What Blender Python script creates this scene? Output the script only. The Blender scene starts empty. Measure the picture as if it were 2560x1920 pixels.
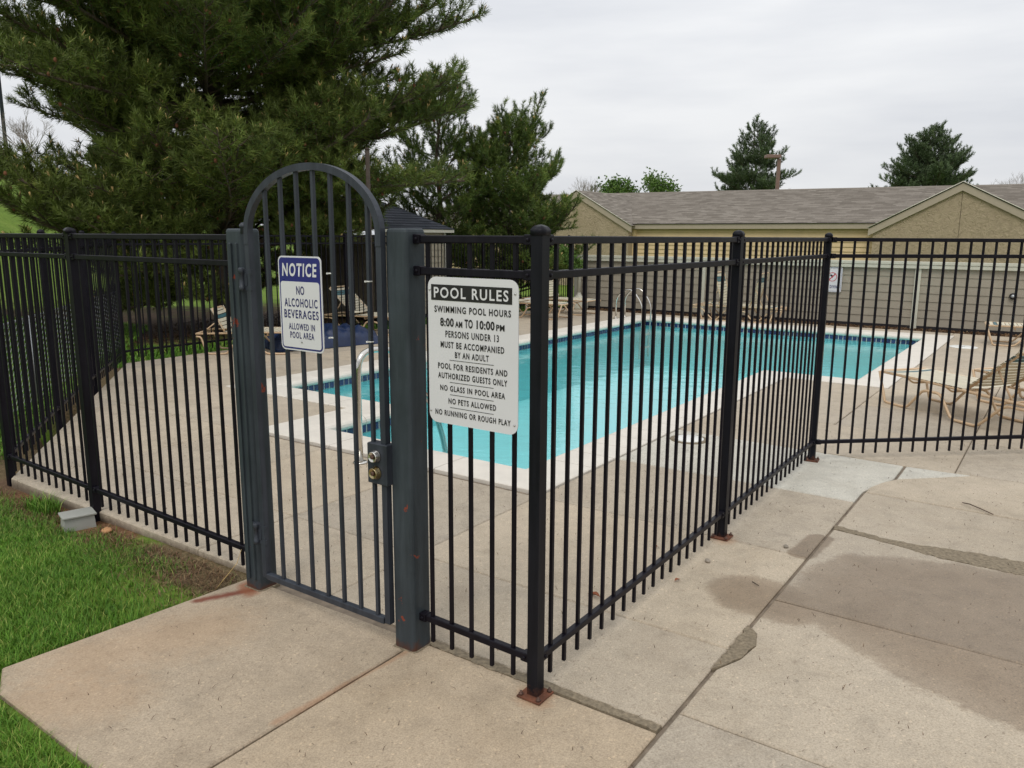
import bpy, math, random
import numpy as np
from mathutils import Vector, Matrix
R = math.radians
random.seed(7); rng = np.random.default_rng(7)
sc = bpy.context.scene
COL = sc.collection

# ---------------------------------------------------------------- camera
cam = bpy.data.cameras.new('camera'); camo = bpy.data.objects.new('camera', cam); COL.objects.link(camo)
cam.sensor_width = 36.0; cam.lens = 36.0 * 1985.17 / 2560.0
cam.clip_start = 0.05; cam.clip_end = 2000
PITCH, ROLL, CH = 0.1838, 0.0052, 1.5825
camo.matrix_world = Matrix.Translation((0, 0, CH)) @ Matrix.Rotation(math.pi/2 - PITCH, 4, 'X') @ Matrix.Rotation(ROLL, 4, 'Z')
sc.camera = camo

# ---------------------------------------------------------------- sky, sun, exposure
world = bpy.data.worlds.new('World'); sc.world = world; world.use_nodes = True
nt = world.node_tree; nt.nodes.clear()
SUN_EL, SUN_AZ = R(55), R(200)          # azimuth measured from +Y clockwise
def wn(t, **k):
    n = nt.nodes.new(t)
    for a, b in k.items(): setattr(n, a, b)
    return n
tc = wn('ShaderNodeTexCoord')
sky = wn('ShaderNodeTexSky', sky_type='NISHITA'); sky.sun_disc = False
sky.sun_elevation = SUN_EL; sky.sun_rotation = SUN_AZ; sky.dust_density = 4; sky.air_density = 1.0
# overcast cloud layer: brighter towards the zenith, soft streaks
sep = wn('ShaderNodeSeparateXYZ'); nt.links.new(tc.outputs['Generated'], sep.inputs[0])
mp = wn('ShaderNodeMapping'); mp.inputs['Scale'].default_value = (1.3, 1.3, 7.5); nt.links.new(tc.outputs['Generated'], mp.inputs[0])
nz = wn('ShaderNodeTexNoise'); nz.inputs['Scale'].default_value = 1.7; nz.inputs['Detail'].default_value = 5; nz.inputs['Roughness'].default_value = 0.5
nt.links.new(mp.outputs[0], nz.inputs['Vector'])
cr = wn('ShaderNodeValToRGB')
cr.color_ramp.elements[0].position = 0.36; cr.color_ramp.elements[0].color = (0.69, 0.71, 0.75, 1)
cr.color_ramp.elements[1].position = 0.62; cr.color_ramp.elements[1].color = (0.85, 0.86, 0.875, 1)
nt.links.new(nz.outputs['Fac'], cr.inputs[0])
mr = wn('ShaderNodeMapRange'); mr.inputs['From Min'].default_value = 0.0; mr.inputs['From Max'].default_value = 1.0
mr.inputs['To Min'].default_value = 0.99; mr.inputs['To Max'].default_value = 1.6
nt.links.new(sep.outputs['Z'], mr.inputs['Value'])
vm = wn('ShaderNodeVectorMath', operation='SCALE'); nt.links.new(cr.outputs[0], vm.inputs[0]); nt.links.new(mr.outputs[0], vm.inputs['Scale'])
sk = wn('ShaderNodeVectorMath', operation='SCALE'); sk.inputs['Scale'].default_value = 0.07; nt.links.new(sky.outputs[0], sk.inputs[0])
mx = wn('ShaderNodeMix', data_type='RGBA'); mx.inputs['Factor'].default_value = 0.94
nt.links.new(sk.outputs[0], mx.inputs['A']); nt.links.new(vm.outputs[0], mx.inputs['B'])
bg = wn('ShaderNodeBackground'); bg.inputs['Strength'].default_value = 1.0
nt.links.new(mx.outputs['Result'], bg.inputs['Color'])
wo = wn('ShaderNodeOutputWorld'); nt.links.new(bg.outputs[0], wo.inputs[0])
sl = bpy.data.lights.new('sun', 'SUN'); sl.energy = 1.0; sl.angle = R(25); sl.color = (1, 0.95, 0.88)
so = bpy.data.objects.new('sun', sl); COL.objects.link(so)
d = Vector((math.sin(SUN_AZ)*math.cos(SUN_EL), math.cos(SUN_AZ)*math.cos(SUN_EL), math.sin(SUN_EL)))
so.rotation_euler = d.to_track_quat('Z', 'Y').to_euler()
sc.view_settings.view_transform = 'Standard'; sc.view_settings.look = 'None'
sc.view_settings.exposure = 0.0; sc.view_settings.gamma = 1.0; sc.view_settings.use_curve_mapping = False
sc.render.engine = 'CYCLES'
try: sc.cycles.use_denoising = True
except Exception: pass
sc.cycles.max_bounces = 8; sc.cycles.transparent_max_bounces = 12; sc.cycles.caustics_reflective = False; sc.cycles.caustics_refractive = False

# ---------------------------------------------------------------- the (s,t) frame of the pool and fences
AN = R(55.0)
E1 = Vector((math.cos(AN), math.sin(AN), 0)); E2 = Vector((-math.sin(AN), math.cos(AN), 0))
def W(s, t, z=0.0): return E1*s + E2*t + Vector((0, 0, z))
def toST(v): return (v.x*E1.x + v.y*E1.y, v.x*E2.x + v.y*E2.y)

# ---------------------------------------------------------------- helpers: mesh
class MB:
    def __init__(s): s.v = []; s.f = []; s.sm = []
    def add(s, vs, fs, smooth=False):
        o = len(s.v); s.v += [tuple(v) for v in vs]
        for f in fs: s.f.append(tuple(i+o for i in f)); s.sm.append(smooth)
        return s
    def box(s, c, d, rz=0.0, bev=0.0):
        x, y, z = [a/2 for a in d]
        if bev > 0:
            b = bev; P = []
            for zz, q in ((-z, b), (-z+b, 0), (z-b, 0), (z, b)):
                X, Y = x-q, y-q
                P += [(-X, -Y+ (b if q == 0 else 0)*0, zz), (X, -Y, zz), (X, Y, zz), (-X, Y, zz)]
            F = [(3, 2, 1, 0), (12, 13, 14, 15)]
            for k in range(3):
                for i in range(4):
                    j = (i+1) % 4; F.append((k*4+i, k*4+j, k*4+4+j, k*4+4+i))
        else:
            P = [(-x, -y, -z), (x, -y, -z), (x, y, -z), (-x, y, -z), (-x, -y, z), (x, -y, z), (x, y, z), (-x, y, z)]
            F = [(3, 2, 1, 0), (4, 5, 6, 7), (0, 1, 5, 4), (1, 2, 6, 5), (2, 3, 7, 6), (3, 0, 4, 7)]
        ca, sa = math.cos(rz), math.sin(rz)
        return s.add([(c[0]+p[0]*ca-p[1]*sa, c[1]+p[0]*sa+p[1]*ca, c[2]+p[2]) for p in P], F)
    def prism(s, poly, z0, z1, bev=0.0):
        n = len(poly)
        a = sum(poly[i][0]*poly[(i+1) % n][1]-poly[(i+1) % n][0]*poly[i][1] for i in range(n))
        if a < 0: poly = poly[::-1]
        if bev > 0:
            inn = inset(poly, bev)
            vs = [(p[0], p[1], z0) for p in poly]+[(p[0], p[1], z1-bev) for p in poly]+[(p[0], p[1], z1) for p in inn]
            L = 3
        else:
            vs = [(p[0], p[1], z0) for p in poly]+[(p[0], p[1], z1) for p in poly]; L = 2
        fs = [tuple(range(n-1, -1, -1)), tuple(range((L-1)*n, L*n))]
        for k in range(L-1):
            for i in range(n):
                j = (i+1) % n; fs.append((k*n+i, k*n+j, k*n+n+j, k*n+n+i))
        return s.add(vs, fs)
    def tube(s, pts, r, n=8, closed=False, cap=True):
        pts = [Vector(p) for p in pts]; m = len(pts)
        rr = r if isinstance(r, (list, tuple)) else [r]*m
        vs = []; prev = None
        for i, p in enumerate(pts):
            if closed: t = pts[(i+1) % m]-pts[i-1]
            else: t = pts[min(i+1, m-1)]-pts[max(i-1, 0)]
            t.normalize()
            if prev is None:
                u = t.orthogonal().normalized()
            else:
                u = prev-t*prev.dot(t)
                u = u.normalized() if u.length > 1e-6 else t.orthogonal().normalized()
            prev = u; w = t.cross(u)
            for k in range(n):
                a = 2*math.pi*k/n; vs.append(p+(u*math.cos(a)+w*math.sin(a))*rr[i])
        fs = []
        for i in range(m if closed else m-1):
            i2 = (i+1) % m
            for k in range(n):
                k2 = (k+1) % n; fs.append((i*n+k, i*n+k2, i2*n+k2, i2*n+k))
        if cap and not closed: fs += [tuple(range(n-1, -1, -1)), tuple(range((m-1)*n, m*n))]
        return s.add(vs, fs, True)
    def lathe(s, prof, c=(0, 0, 0), n=16, axis='z'):
        vs = []
        for r, z in prof:
            for k in range(n):
                a = 2*math.pi*k/n; p = (r*math.cos(a), r*math.sin(a), z)
                if axis == 'x': p = (p[2], p[0], p[1])
                if axis == 'y': p = (p[1], p[2], p[0])
                vs.append((c[0]+p[0], c[1]+p[1], c[2]+p[2]))
        m = len(prof); fs = []
        for i in range(m-1):
            for k in range(n):
                k2 = (k+1) % n; fs.append((i*n+k, i*n+k2, i*n+n+k2, i*n+n+k))
        fs += [tuple(range(n-1, -1, -1)), tuple(range((m-1)*n, m*n))]
        return s.add(vs, fs, True)
    def mesh(s, name, mat=None):
        me = bpy.data.meshes.new(name); me.from_pydata(s.v, [], s.f)
        me.polygons.foreach_set('use_smooth', s.sm)
        if mat: me.materials.append(mat)
        me.update(); return me
    def build(s, name, mat, parent=None):
        o = bpy.data.objects.new(name, s.mesh(name, mat)); COL.objects.link(o)
        if parent is not None: o.parent = parent
        return o

def inset(poly, d):
    n = len(poly); out = []
    for i in range(n):
        p0, p1, p2 = Vector(poly[i-1][:2]), Vector(poly[i][:2]), Vector(poly[(i+1) % n][:2])
        a = (p1-p0).normalized(); b = (p2-p1).normalized()
        na, nb = Vector((-a.y, a.x)), Vector((-b.y, b.x))
        k = na+nb; den = 1+na.dot(nb)
        out.append(tuple(p1+k*(d/max(den, 0.2))))
    return out
def clip(poly, a, b, c):      # keep a*x+b*y<=c
    out = []
    for i in range(len(poly)):
        p, q = poly[i], poly[(i+1) % len(poly)]
        dp, dq = a*p[0]+b*p[1]-c, a*q[0]+b*q[1]-c
        if dp <= 0: out.append(p)
        if dp*dq < 0:
            k = dp/(dp-dq); out.append((p[0]+(q[0]-p[0])*k, p[1]+(q[1]-p[1])*k))
    return out
def fillet(pts, r, n=5):
    pts = [Vector(p) for p in pts]; out = [pts[0]]
    for i in range(1, len(pts)-1):
        a, b, c = pts[i-1], pts[i], pts[i+1]
        rr = min(r, (a-b).length*.49, (c-b).length*.49)
        p, q = b+(a-b).normalized()*rr, b+(c-b).normalized()*rr
        for k in range(n+1):
            t = k/n; out.append(p*(1-t)**2+b*2*t*(1-t)+q*t*t)
    out.append(pts[-1]); return out
def npmesh(name, V, F, mat, parent=None, attrs=None, smooth=False):
    me = bpy.data.meshes.new(name); V = np.asarray(V, np.float32); F = np.asarray(F, np.int32)
    k = F.shape[1]; nf = len(F)
    me.vertices.add(len(V)); me.vertices.foreach_set('co', V.ravel())
    me.loops.add(nf*k); me.loops.foreach_set('vertex_index', F.ravel())
    me.polygons.add(nf); me.polygons.foreach_set('loop_start', np.arange(0, nf*k, k, dtype=np.int32))
    if smooth: me.polygons.foreach_set('use_smooth', np.ones(nf, bool))
    me.update(calc_edges=True)
    if attrs is not None:
        at = me.attributes.new('tint', 'FLOAT', 'POINT'); at.data.foreach_set('value', np.asarray(attrs, np.float32))
    me.materials.append(mat)
    o = bpy.data.objects.new(name, me); COL.objects.link(o)
    if parent is not None: o.parent = parent
    return o
def tag(o, label, cat, group=None, kind=None):
    if label: o['label'] = label
    if cat: o['category'] = cat
    if group: o['group'] = group
    if kind: o['kind'] = kind
    return o
def thing(name, label, cat, loc=(0, 0, 0), rz=0.0, group=None, kind=None):
    o = bpy.data.objects.new(name, None); COL.objects.link(o); o.empty_display_size = 0.1
    o.location = W(*loc); o.rotation_euler = (0, 0, AN+rz)
    return tag(o, label, cat, group, kind)
def stobj(o):                 # a mesh object built directly in (s,t,z)
    o.rotation_euler = (0, 0, AN); return o
def struct(name, mb, mat):
    o = stobj(mb.build(name, mat)); o['kind'] = 'structure'; return o
def copy_tree(root):
    r = root.copy(); COL.objects.link(r)
    for ch in [c for c in bpy.data.objects if c.parent == root]:
        c = ch.copy(); COL.objects.link(c); c.parent = r
        for g in [x for x in bpy.data.objects if x.parent == ch]:
            q = g.copy(); COL.objects.link(q); q.parent = c
    return r

# ---------------------------------------------------------------- helpers: materials
class NT:
    def __init__(s, name):
        s.m = bpy.data.materials.new(name); s.m.use_nodes = True; s.t = s.m.node_tree
        s.b = s.t.nodes['Principled BSDF']; s.out = s.t.nodes['Material Output']
    def n(s, t, **k):
        n = s.t.nodes.new(t)
        for a, b in k.items(): setattr(n, a, b)
        return n
    def l(s, a, b): s.t.links.new(a, b)
    def pos(s):
        if not hasattr(s, '_p'): s._p = s.n('ShaderNodeNewGeometry').outputs['Position']
        return s._p
    def noise(s, scale, detail=4, rough=0.5, vec=None, dist=0.0):
        n = s.n('ShaderNodeTexNoise'); n.inputs['Scale'].default_value = scale; n.inputs['Detail'].default_value = detail
        n.inputs['Roughness'].default_value = rough; n.inputs['Distortion'].default_value = dist
        s.l(vec or s.pos(), n.inputs['Vector']); return n.outputs['Fac']
    def ramp(s, fac, stops):
        r = s.n('ShaderNodeValToRGB'); e = r.color_ramp.elements
        while len(e) < len(stops): e.new(0.5)
        for i, (p, c) in enumerate(stops):
            e[i].position = p; e[i].color = (*c, 1) if isinstance(c, (tuple, list)) else (c, c, c, 1)
        s.l(fac, r.inputs[0]); return r.outputs[0]
    def mix(s, f, a, b, bt='MIX'):
        m = s.n('ShaderNodeMix', data_type='RGBA', blend_type=bt)
        for v, k in ((f, 'Factor'), (a, 'A'), (b, 'B')):
            if isinstance(v, (int, float)): m.inputs[k].default_value = v
            elif isinstance(v, (tuple, list)): m.inputs[k].default_value = (*v, 1)
            else: s.l(v, m.inputs[k])
        return m.outputs['Result']
    def math(s, op, a, b=None, cl=False):
        m = s.n('ShaderNodeMath', operation=op); m.use_clamp = cl
        for i, v in enumerate((a, b)):
            if v is None: continue
            if isinstance(v, (int, float)): m.inputs[i].default_value = v
            else: s.l(v, m.inputs[i])
        return m.outputs[0]
    def bump(s, h, strength=0.3, dist=0.01):
        b = s.n('ShaderNodeBump'); b.inputs['Strength'].default_value = strength; b.inputs['Distance'].default_value = dist
        s.l(h, b.inputs['Height']); s.l(b.outputs[0], s.b.inputs['Normal']); return b
    def col(s, c):
        if isinstance(c, (tuple, list)): s.b.inputs['Base Color'].default_value = (*c, 1)
        else: s.l(c, s.b.inputs['Base Color'])
    def set(s, rough=0.5, metal=0.0, spec=0.5):
        if isinstance(rough, (int, float)): s.b.inputs['Roughness'].default_value = rough
        else: s.l(rough, s.b.inputs['Roughness'])
        s.b.inputs['Metallic'].default_value = metal; s.b.inputs['Specular IOR Level'].default_value = spec
        return s
    def rnd(s): return s.n('ShaderNodeObjectInfo').outputs['Random']
    def seg(s, p, a, b, r, wob=0.0):     # 1 inside a capsule a-b (world xy) of radius r, soft, wobbled
        ax, ay = a; bx, by = b; L2 = max((bx-ax)**2+(by-ay)**2, 1e-9)
        sx = s.n('ShaderNodeSeparateXYZ'); s.l(p, sx.inputs[0])
        dx = s.math('SUBTRACT', sx.outputs[0], ax); dy = s.math('SUBTRACT', sx.outputs[1], ay)
        h = s.math('DIVIDE', s.math('ADD', s.math('MULTIPLY', dx, bx-ax), s.math('MULTIPLY', dy, by-ay)), L2, True)
        ex = s.math('SUBTRACT', dx, s.math('MULTIPLY', h, bx-ax)); ey = s.math('SUBTRACT', dy, s.math('MULTIPLY', h, by-ay))
        dd = s.math('SQRT', s.math('ADD', s.math('MULTIPLY', ex, ex), s.math('MULTIPLY', ey, ey)))
        return s.math('DIVIDE', dd, r)   # normalised distance
    def poly(s, p, pts):                 # signed: >0 inside convex polygon (metres), world xy
        sx = s.n('ShaderNodeSeparateXYZ'); s.l(p, sx.inputs[0]); res = None
        n = len(pts); ar = sum(pts[i][0]*pts[(i+1) % n][1]-pts[(i+1) % n][0]*pts[i][1] for i in range(n))
        if ar < 0: pts = pts[::-1]
        for i in range(n):
            a, b = Vector(pts[i]), Vector(pts[(i+1) % n]); e = (b-a).normalized(); nx, ny = -e.y, e.x
            dd = s.math('SUBTRACT', s.math('ADD', s.math('MULTIPLY', sx.outputs[0], nx), s.math('MULTIPLY', sx.outputs[1], ny)), nx*a.x+ny*a.y)
            res = dd if res is None else s.math('MINIMUM', res, dd)
        return res

def simple(name, c, rough=0.5, metal=0.0, spec=0.5, var=0.12, nscale=8, bump=0.0, bscale=60):
    m = NT(name); f = m.noise(nscale, 5, 0.6)
    a = tuple(x*(1-var) for x in c); b = tuple(min(1, x*(1+var)) for x in c)
    m.col(m.ramp(f, [(0.3, a), (0.7, b)])); m.set(m.ramp(m.noise(nscale*2.3), [(0.3, max(0, rough-.08)), (0.7, min(1, rough+.1))]), metal, spec)
    if bump: m.bump(m.noise(bscale, 3), bump, 0.003)
    return m.m

def w2(s, t): v = W(s, t); return (v.x, v.y)
def concrete(name, base, base2, stains=True, light=False):
    m = NT(name); P = m.pos()
    big = m.noise(0.9, 6, 0.62); mid = m.noise(7, 5, 0.65); fine = m.noise(170, 2, 0.7); vor = m.n('ShaderNodeTexVoronoi'); vor.inputs['Scale'].default_value = 130; m.l(P, vor.inputs['Vector'])
    c = m.mix(m.ramp(big, [(0.32, 0.0), (0.68, 1.0)]), base, base2)
    c = m.mix(0.85, c, m.ramp(mid, [(0.25, (0.80,)*3), (0.5, (1.0,)*3), (0.8, (1.10,)*3)]), 'MULTIPLY')
    c = m.mix(0.9, c, m.ramp(fine, [(0.3, (0.72,)*3), (0.5, (1.0,)*3), (0.75, (1.26,)*3)]), 'MULTIPLY')
    c = m.mix(0.62, c, m.ramp(vor.outputs['Color'], [(0.0, (0.62, 0.57, 0.52)), (0.22, (1,)*3), (0.80, (1,)*3), (1.0, (1.55, 1.5, 1.42))]), 'MULTIPLY')
    blot = m.noise(2.6, 7, 0.7, dist=0.8); c = m.mix(0.7, c, m.ramp(blot, [(0.3, (0.86, 0.84, 0.82)), (0.5, (1,)*3), (0.72, (1.07, 1.07, 1.08))]), 'MULTIPLY')
    crk = m.n('ShaderNodeTexVoronoi', feature='DISTANCE_TO_EDGE'); crk.inputs['Scale'].default_value = 0.42; wp_ = m.n('ShaderNodeVectorMath', operation='ADD'); nv_ = m.n('ShaderNodeTexNoise'); nv_.inputs['Scale'].default_value = 3.0; nv_.inputs['Detail'].default_value = 6; m.l(P, nv_.inputs['Vector']); sc_ = m.n('ShaderNodeVectorMath', operation='SCALE'); sc_.inputs['Scale'].default_value = 0.5; m.l(nv_.outputs['Color'], sc_.inputs[0]); m.l(P, wp_.inputs[0]); m.l(sc_.outputs[0], wp_.inputs[1]); m.l(wp_.outputs[0], crk.inputs['Vector'])
    c = m.mix(m.math('MULTIPLY', m.ramp(crk.outputs['Distance'], [(0.0, 0.16), (0.0026, 0.0)]), m.ramp(m.noise(0.8, 2), [(0.5, 0.0), (0.56, 1.0)])), c, (0.12, 0.10, 0.08))
    # dark flecks
    fl = m.noise(38, 2, 0.5); c = m.mix(m.ramp(fl, [(0.70, 0.0), (0.74, 0.45)]), c, (0.10, 0.085, 0.07))
    rv = m.rnd(); c = m.mix(1.0, c, m.ramp(rv, [(0.0, (0.90, 0.905, 0.92)), (1.0, (1.07, 1.05, 1.02))]), 'MULTIPLY')
    rough = m.ramp(mid, [(0.3, 0.75), (0.7, 0.92)])
    if stains:
        wob = m.math('MULTIPLY', m.math('SUBTRACT', m.noise(5.5, 4, 0.6), 0.5), 0.16)
        wob2 = m.math('MULTIPLY', m.math('SUBTRACT', m.noise(24, 3, 0.6), 0.5), 0.9)
        # rust streaks running out from the left gate post, along the joint, and round the corner post
        for a, b, r, k, cc in ((w2(2.085, 2.90), w2(1.88, 3.00), 0.035, 0.92, (0.17, 0.045, 0.025)),
                               (w2(2.10, 2.965), w2(2.06, 2.87), 0.05, 0.75, (0.26, 0.09, 0.04)),
                               (w2(2.10, 1.955), w2(1.5, 2.0), 0.022, 0.40, (0.36, 0.17, 0.08)),
                               (w2(2.13, 1.385), w2(2.12, 1.38), 0.085, 0.6, (0.38, 0.19, 0.09)),
                               (w2(3.96, 1.39), w2(3.93, 1.37), 0.085, 0.5, (0.38, 0.19, 0.09)),
                               (w2(1.35, 2.9), w2(1.75, 2.75), 0.28, 0.30, (0.42, 0.26, 0.14)),
                               (w2(1.1, 2.75), w2(1.25, 2.6), 0.22, 0.28, (0.42, 0.26, 0.14))):
            dd = m.math('ADD', m.seg(P, a, b, r), wob2)
            c = m.mix(m.ramp(dd, [(0.25, k), (1.25, 0.0)]), c, cc)
        # damp: hose water spread over the slabs on the right
        big_p = [w2(3.78, 0.94), w2(4.13, 0.80), w2(4.30, 0.45), w2(4.38, 0.0), w2(4.4, -2.5), w2(2.3, -2.5), w2(2.55, -0.2), w2(2.84, 0.2), w2(2.97, 0.42), w2(3.1, 0.94)]
        pb = m.math('ADD', m.poly(P, big_p), wob)
        dd = m.math('SUBTRACT', 1.0, m.math('ADD', m.seg(P, w2(3.37, 1.03), w2(3.37, 0.88), 0.22), m.math('MULTIPLY', wob, 2.5)))
        d2 = m.math('SUBTRACT', 1.0, m.math('ADD', m.seg(P, w2(3.98, 0.985), w2(4.25, 0.96), 0.075), m.math('MULTIPLY', wob, 5.0)))
        wet = m.math('MAXIMUM', m.ramp(m.math('ADD', pb, m.math('MULTIPLY', m.math('SUBTRACT', m.noise(48, 3, .7), 0.5), 0.10)), [(0.0, 0.0), (0.05, 0.75), (0.20, 1.0)]), m.math('MAXIMUM', m.ramp(m.math('ADD', dd, m.math('MULTIPLY', m.math('SUBTRACT', m.noise(48, 3, .7), 0.5), 0.35)), [(0.0, 0.0), (0.18, 0.8), (0.5, 1.0)]), m.ramp(d2, [(0.0, 0.0), (0.2, 1.0)])))
        c = m.mix(wet, c, m.mix(1.0, c, (0.60, 0.545, 0.495), 'MULTIPLY'))
        rough = m.mix(wet, rough, (0.5, 0.5, 0.5))
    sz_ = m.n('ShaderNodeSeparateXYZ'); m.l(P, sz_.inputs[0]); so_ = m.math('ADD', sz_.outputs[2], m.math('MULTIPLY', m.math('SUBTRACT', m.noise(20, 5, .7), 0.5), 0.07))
    c = m.mix(m.ramp(m.math('ADD', so_, 0.10), [(0.055, 0.8), (0.095, 0.0)]), c, (0.11, 0.075, 0.05))   # browner and darker towards the bottom of the slab sides
    m.col(c); m.set(rough, 0, 0.35)
    h = m.math('ADD', m.math('MULTIPLY', fine, 0.5), m.noise(45, 4, 0.6)); m.bump(h, 0.35, 0.004)
    return m.m

M = {}
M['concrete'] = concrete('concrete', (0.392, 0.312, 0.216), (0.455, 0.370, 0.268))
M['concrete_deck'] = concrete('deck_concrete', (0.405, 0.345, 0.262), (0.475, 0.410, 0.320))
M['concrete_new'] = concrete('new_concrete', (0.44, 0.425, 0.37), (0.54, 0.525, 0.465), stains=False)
M['filler'] = simple('joint_filler', (0.20, 0.16, 0.118), 0.95, var=0.35, nscale=14)
M['grout'] = simple('grey_grout', (0.205, 0.165, 0.11), 0.9, var=0.4, nscale=60, bump=0.5, bscale=120)
def paint(name, c, rough, wear=None, bump=0.12, spec=0.14):
    m = NT(name); f = m.noise(6, 5, 0.65); st = m.n('ShaderNodeMapping'); st.inputs['Scale'].default_value = (14, 14, 1.4); m.l(m.pos(), st.inputs[0])
    g = m.noise(2.0, 5, 0.6, st.outputs[0])
    cc = m.mix(m.ramp(f, [(0.3, 0.0), (0.7, 1.0)]), tuple(x*.82 for x in c), tuple(x*1.2 for x in c))
    cc = m.mix(m.ramp(g, [(0.42, 0.0), (0.72, 0.6)]), cc, tuple(x*1.7+.004 for x in c))
    if wear:
        w = m.noise(wear[0], 4, 0.7); cc = m.mix(m.ramp(w, [(wear[1], 0.0), (wear[1]+.02, 0.85)]), cc, wear[2])
        # rust creeping up from the ground
        sx = m.n('ShaderNodeSeparateXYZ'); m.l(m.pos(), sx.inputs[0])
        hh = m.math('ADD', sx.outputs[2], m.math('MULTIPLY', m.math('SUBTRACT', m.noise(16, 5, .7), 0.5), 0.16))
        cc = m.mix(m.ramp(hh, [(0.0, 0.8), (0.035, 0.0)]), cc, (0.10, 0.04, 0.022))
    m.col(cc); m.set(m.ramp(f, [(0.3, rough-.05), (0.7, rough+.12)]), 0, spec); m.bump(m.noise(70, 3), bump, 0.002); return m.m
M['black'] = paint('black_powder_coat', (0.0060, 0.0050, 0.0085), 0.36, bump=0.05)
M['black_post'] = paint('black_post_paint', (0.0065, 0.0068, 0.010), 0.38, (5, 0.70, (0.02, 0.023, 0.026)), 0.05)
M['grey_post'] = paint('blue_grey_post_paint', (0.034, 0.043, 0.050), 0.42, (8, 0.66, (0.25, 0.05, 0.025)), 0.25, .2)
M['gate'] = paint('blue_grey_gate_paint', (0.032, 0.037, 0.047), 0.38, bump=0.15, spec=.22)
M['rust'] = simple('rusty_steel', (0.125, 0.045, 0.022), 0.85, var=0.45, nscale=25, bump=0.5)
M['bolt'] = simple('dark_bolt', (0.10, 0.055, 0.04), 0.6, 0.4, var=0.3)
M['chrome'] = simple('polished_stainless', (0.62, 0.60, 0.56), 0.16, 1.0, var=0.05)
M['brass'] = simple('aged_brass', (0.38, 0.31, 0.17), 0.28, 1.0, var=0.1)
M['steel'] = simple('satin_steel', (0.5, 0.5, 0.5), 0.3, 1.0, var=0.06)
M['galv'] = simple('galvanised_steel', (0.42, 0.44, 0.45), 0.45, 0.7, var=0.1)
M['sign_white'] = simple('sign_white', (0.67, 0.67, 0.69), 0.35, var=0.03, nscale=3)
M['sign_back'] = simple('sign_edge_metal', (0.5, 0.52, 0.54), 0.4, 0.5, var=0.05)
M['sign_blue'] = simple('sign_blue', (0.012, 0.014, 0.16), 0.35, var=0.06)
M['ink'] = simple('sign_ink_black', (0.012, 0.010, 0.012), 0.4, var=0.05)
M['ink_blue'] = simple('sign_ink_blue', (0.018, 0.018, 0.12), 0.4, var=0.05)
M['ink_red'] = simple('sign_ink_red', (0.5, 0.03, 0.05), 0.4, var=0.05)
M['coping'] = simple('white_coping', (0.66, 0.615, 0.54), 0.6, var=0.07, nscale=5, bump=0.2, bscale=90)
def tilem():
    m = NT('navy_pool_tile'); m.col(m.mix(m.rnd(), (0.010, 0.022, 0.085), (0.022, 0.045, 0.15))); m.set(0.18, 0, 0.6); m.bump(m.noise(60, 3), 0.25, 0.002); return m.m
M['tile'] = tilem()
M['plaster'] = simple('pool_plaster', (0.43, 0.92, 0.95), 0.7, var=0.03, nscale=1.5)
M['grout_line'] = simple('tile_grout', (0.62, 0.61, 0.55), 0.8, var=0.1)
def waterm():
    m = NT('pool_water'); m.t.nodes.remove(m.b)
    tr = m.n('ShaderNodeBsdfTransparent'); tr.inputs[0].default_value = (0.88, 1.0, 1.0, 1)
    gl = m.n('ShaderNodeBsdfGlossy'); gl.inputs['Roughness'].default_value = 0.012
    fr = m.n('ShaderNodeFresnel'); fr.inputs['IOR'].default_value = 1.33
    mp_ = m.n('ShaderNodeMapping'); mp_.inputs['Rotation'].default_value = (0, 0, R(20)); mp_.inputs['Scale'].default_value = (1, 2.2, 1); m.l(m.pos(), mp_.inputs[0])
    h = m.math('ADD', m.noise(2.2, 3, 0.5, mp_.outputs[0], 0.4), m.math('MULTIPLY', m.noise(8.5, 2, 0.5, mp_.outputs[0]), 0.22))
    b = m.n('ShaderNodeBump'); b.inputs['Strength'].default_value = 0.40; b.inputs['Distance'].default_value = 0.016; m.l(h, b.inputs['Height'])
    m.l(b.outputs[0], gl.inputs['Normal']); m.l(b.outputs[0], fr.inputs['Normal'])
    mxs = m.n('ShaderNodeMixShader'); m.l(fr.outputs[0], mxs.inputs[0]); m.l(tr.outputs[0], mxs.inputs[1]); m.l(gl.outputs[0], mxs.inputs[2])
    m.l(mxs.outputs[0], m.out.inputs[0]); return m.m
M['water'] = waterm()
M['frame'] = simple('tan_powder_coat', (0.60, 0.43, 0.27), 0.4, var=0.06)
M['strap'] = simple('cream_vinyl_strap', (0.60, 0.55, 0.42), 0.55, var=0.08)
M['strap_teal'] = simple('teal_vinyl_strap', (0.045, 0.13, 0.15), 0.45, var=0.1)
M['tarp'] = simple('blue_vinyl_cover', (0.005, 0.017, 0.060), 0.5, var=0.25, nscale=5, bump=0.5, bscale=18)
M['plastic'] = simple('white_plastic', (0.72, 0.72, 0.68), 0.4, var=0.04)
M['board'] = simple('taupe_siding', (0.315, 0.28, 0.22), 0.75, var=0.08, nscale=3, bump=0.2)
M['trim_sage'] = simple('pale_sage_trim', (0.54, 0.53, 0.44), 0.7, var=0.05)
M['tan_siding'] = simple('tan_siding', (0.66, 0.50, 0.29), 0.75, var=0.06, nscale=3)
M['fascia'] = simple('beige_fascia', (0.41, 0.345, 0.265), 0.7, var=0.05)
M['shed_siding'] = simple('cream_shed_siding', (0.40, 0.35, 0.26), 0.75, var=0.06)
M['shed_shaded'] = simple('shaded_shed_siding', (0.15, 0.125, 0.092), 0.8, var=0.1)  # darker copy of the cream siding: tree shade put into the colour
M['shed_trim'] = simple('white_corner_trim', (0.60, 0.57, 0.48), 0.6, var=0.05)
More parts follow.
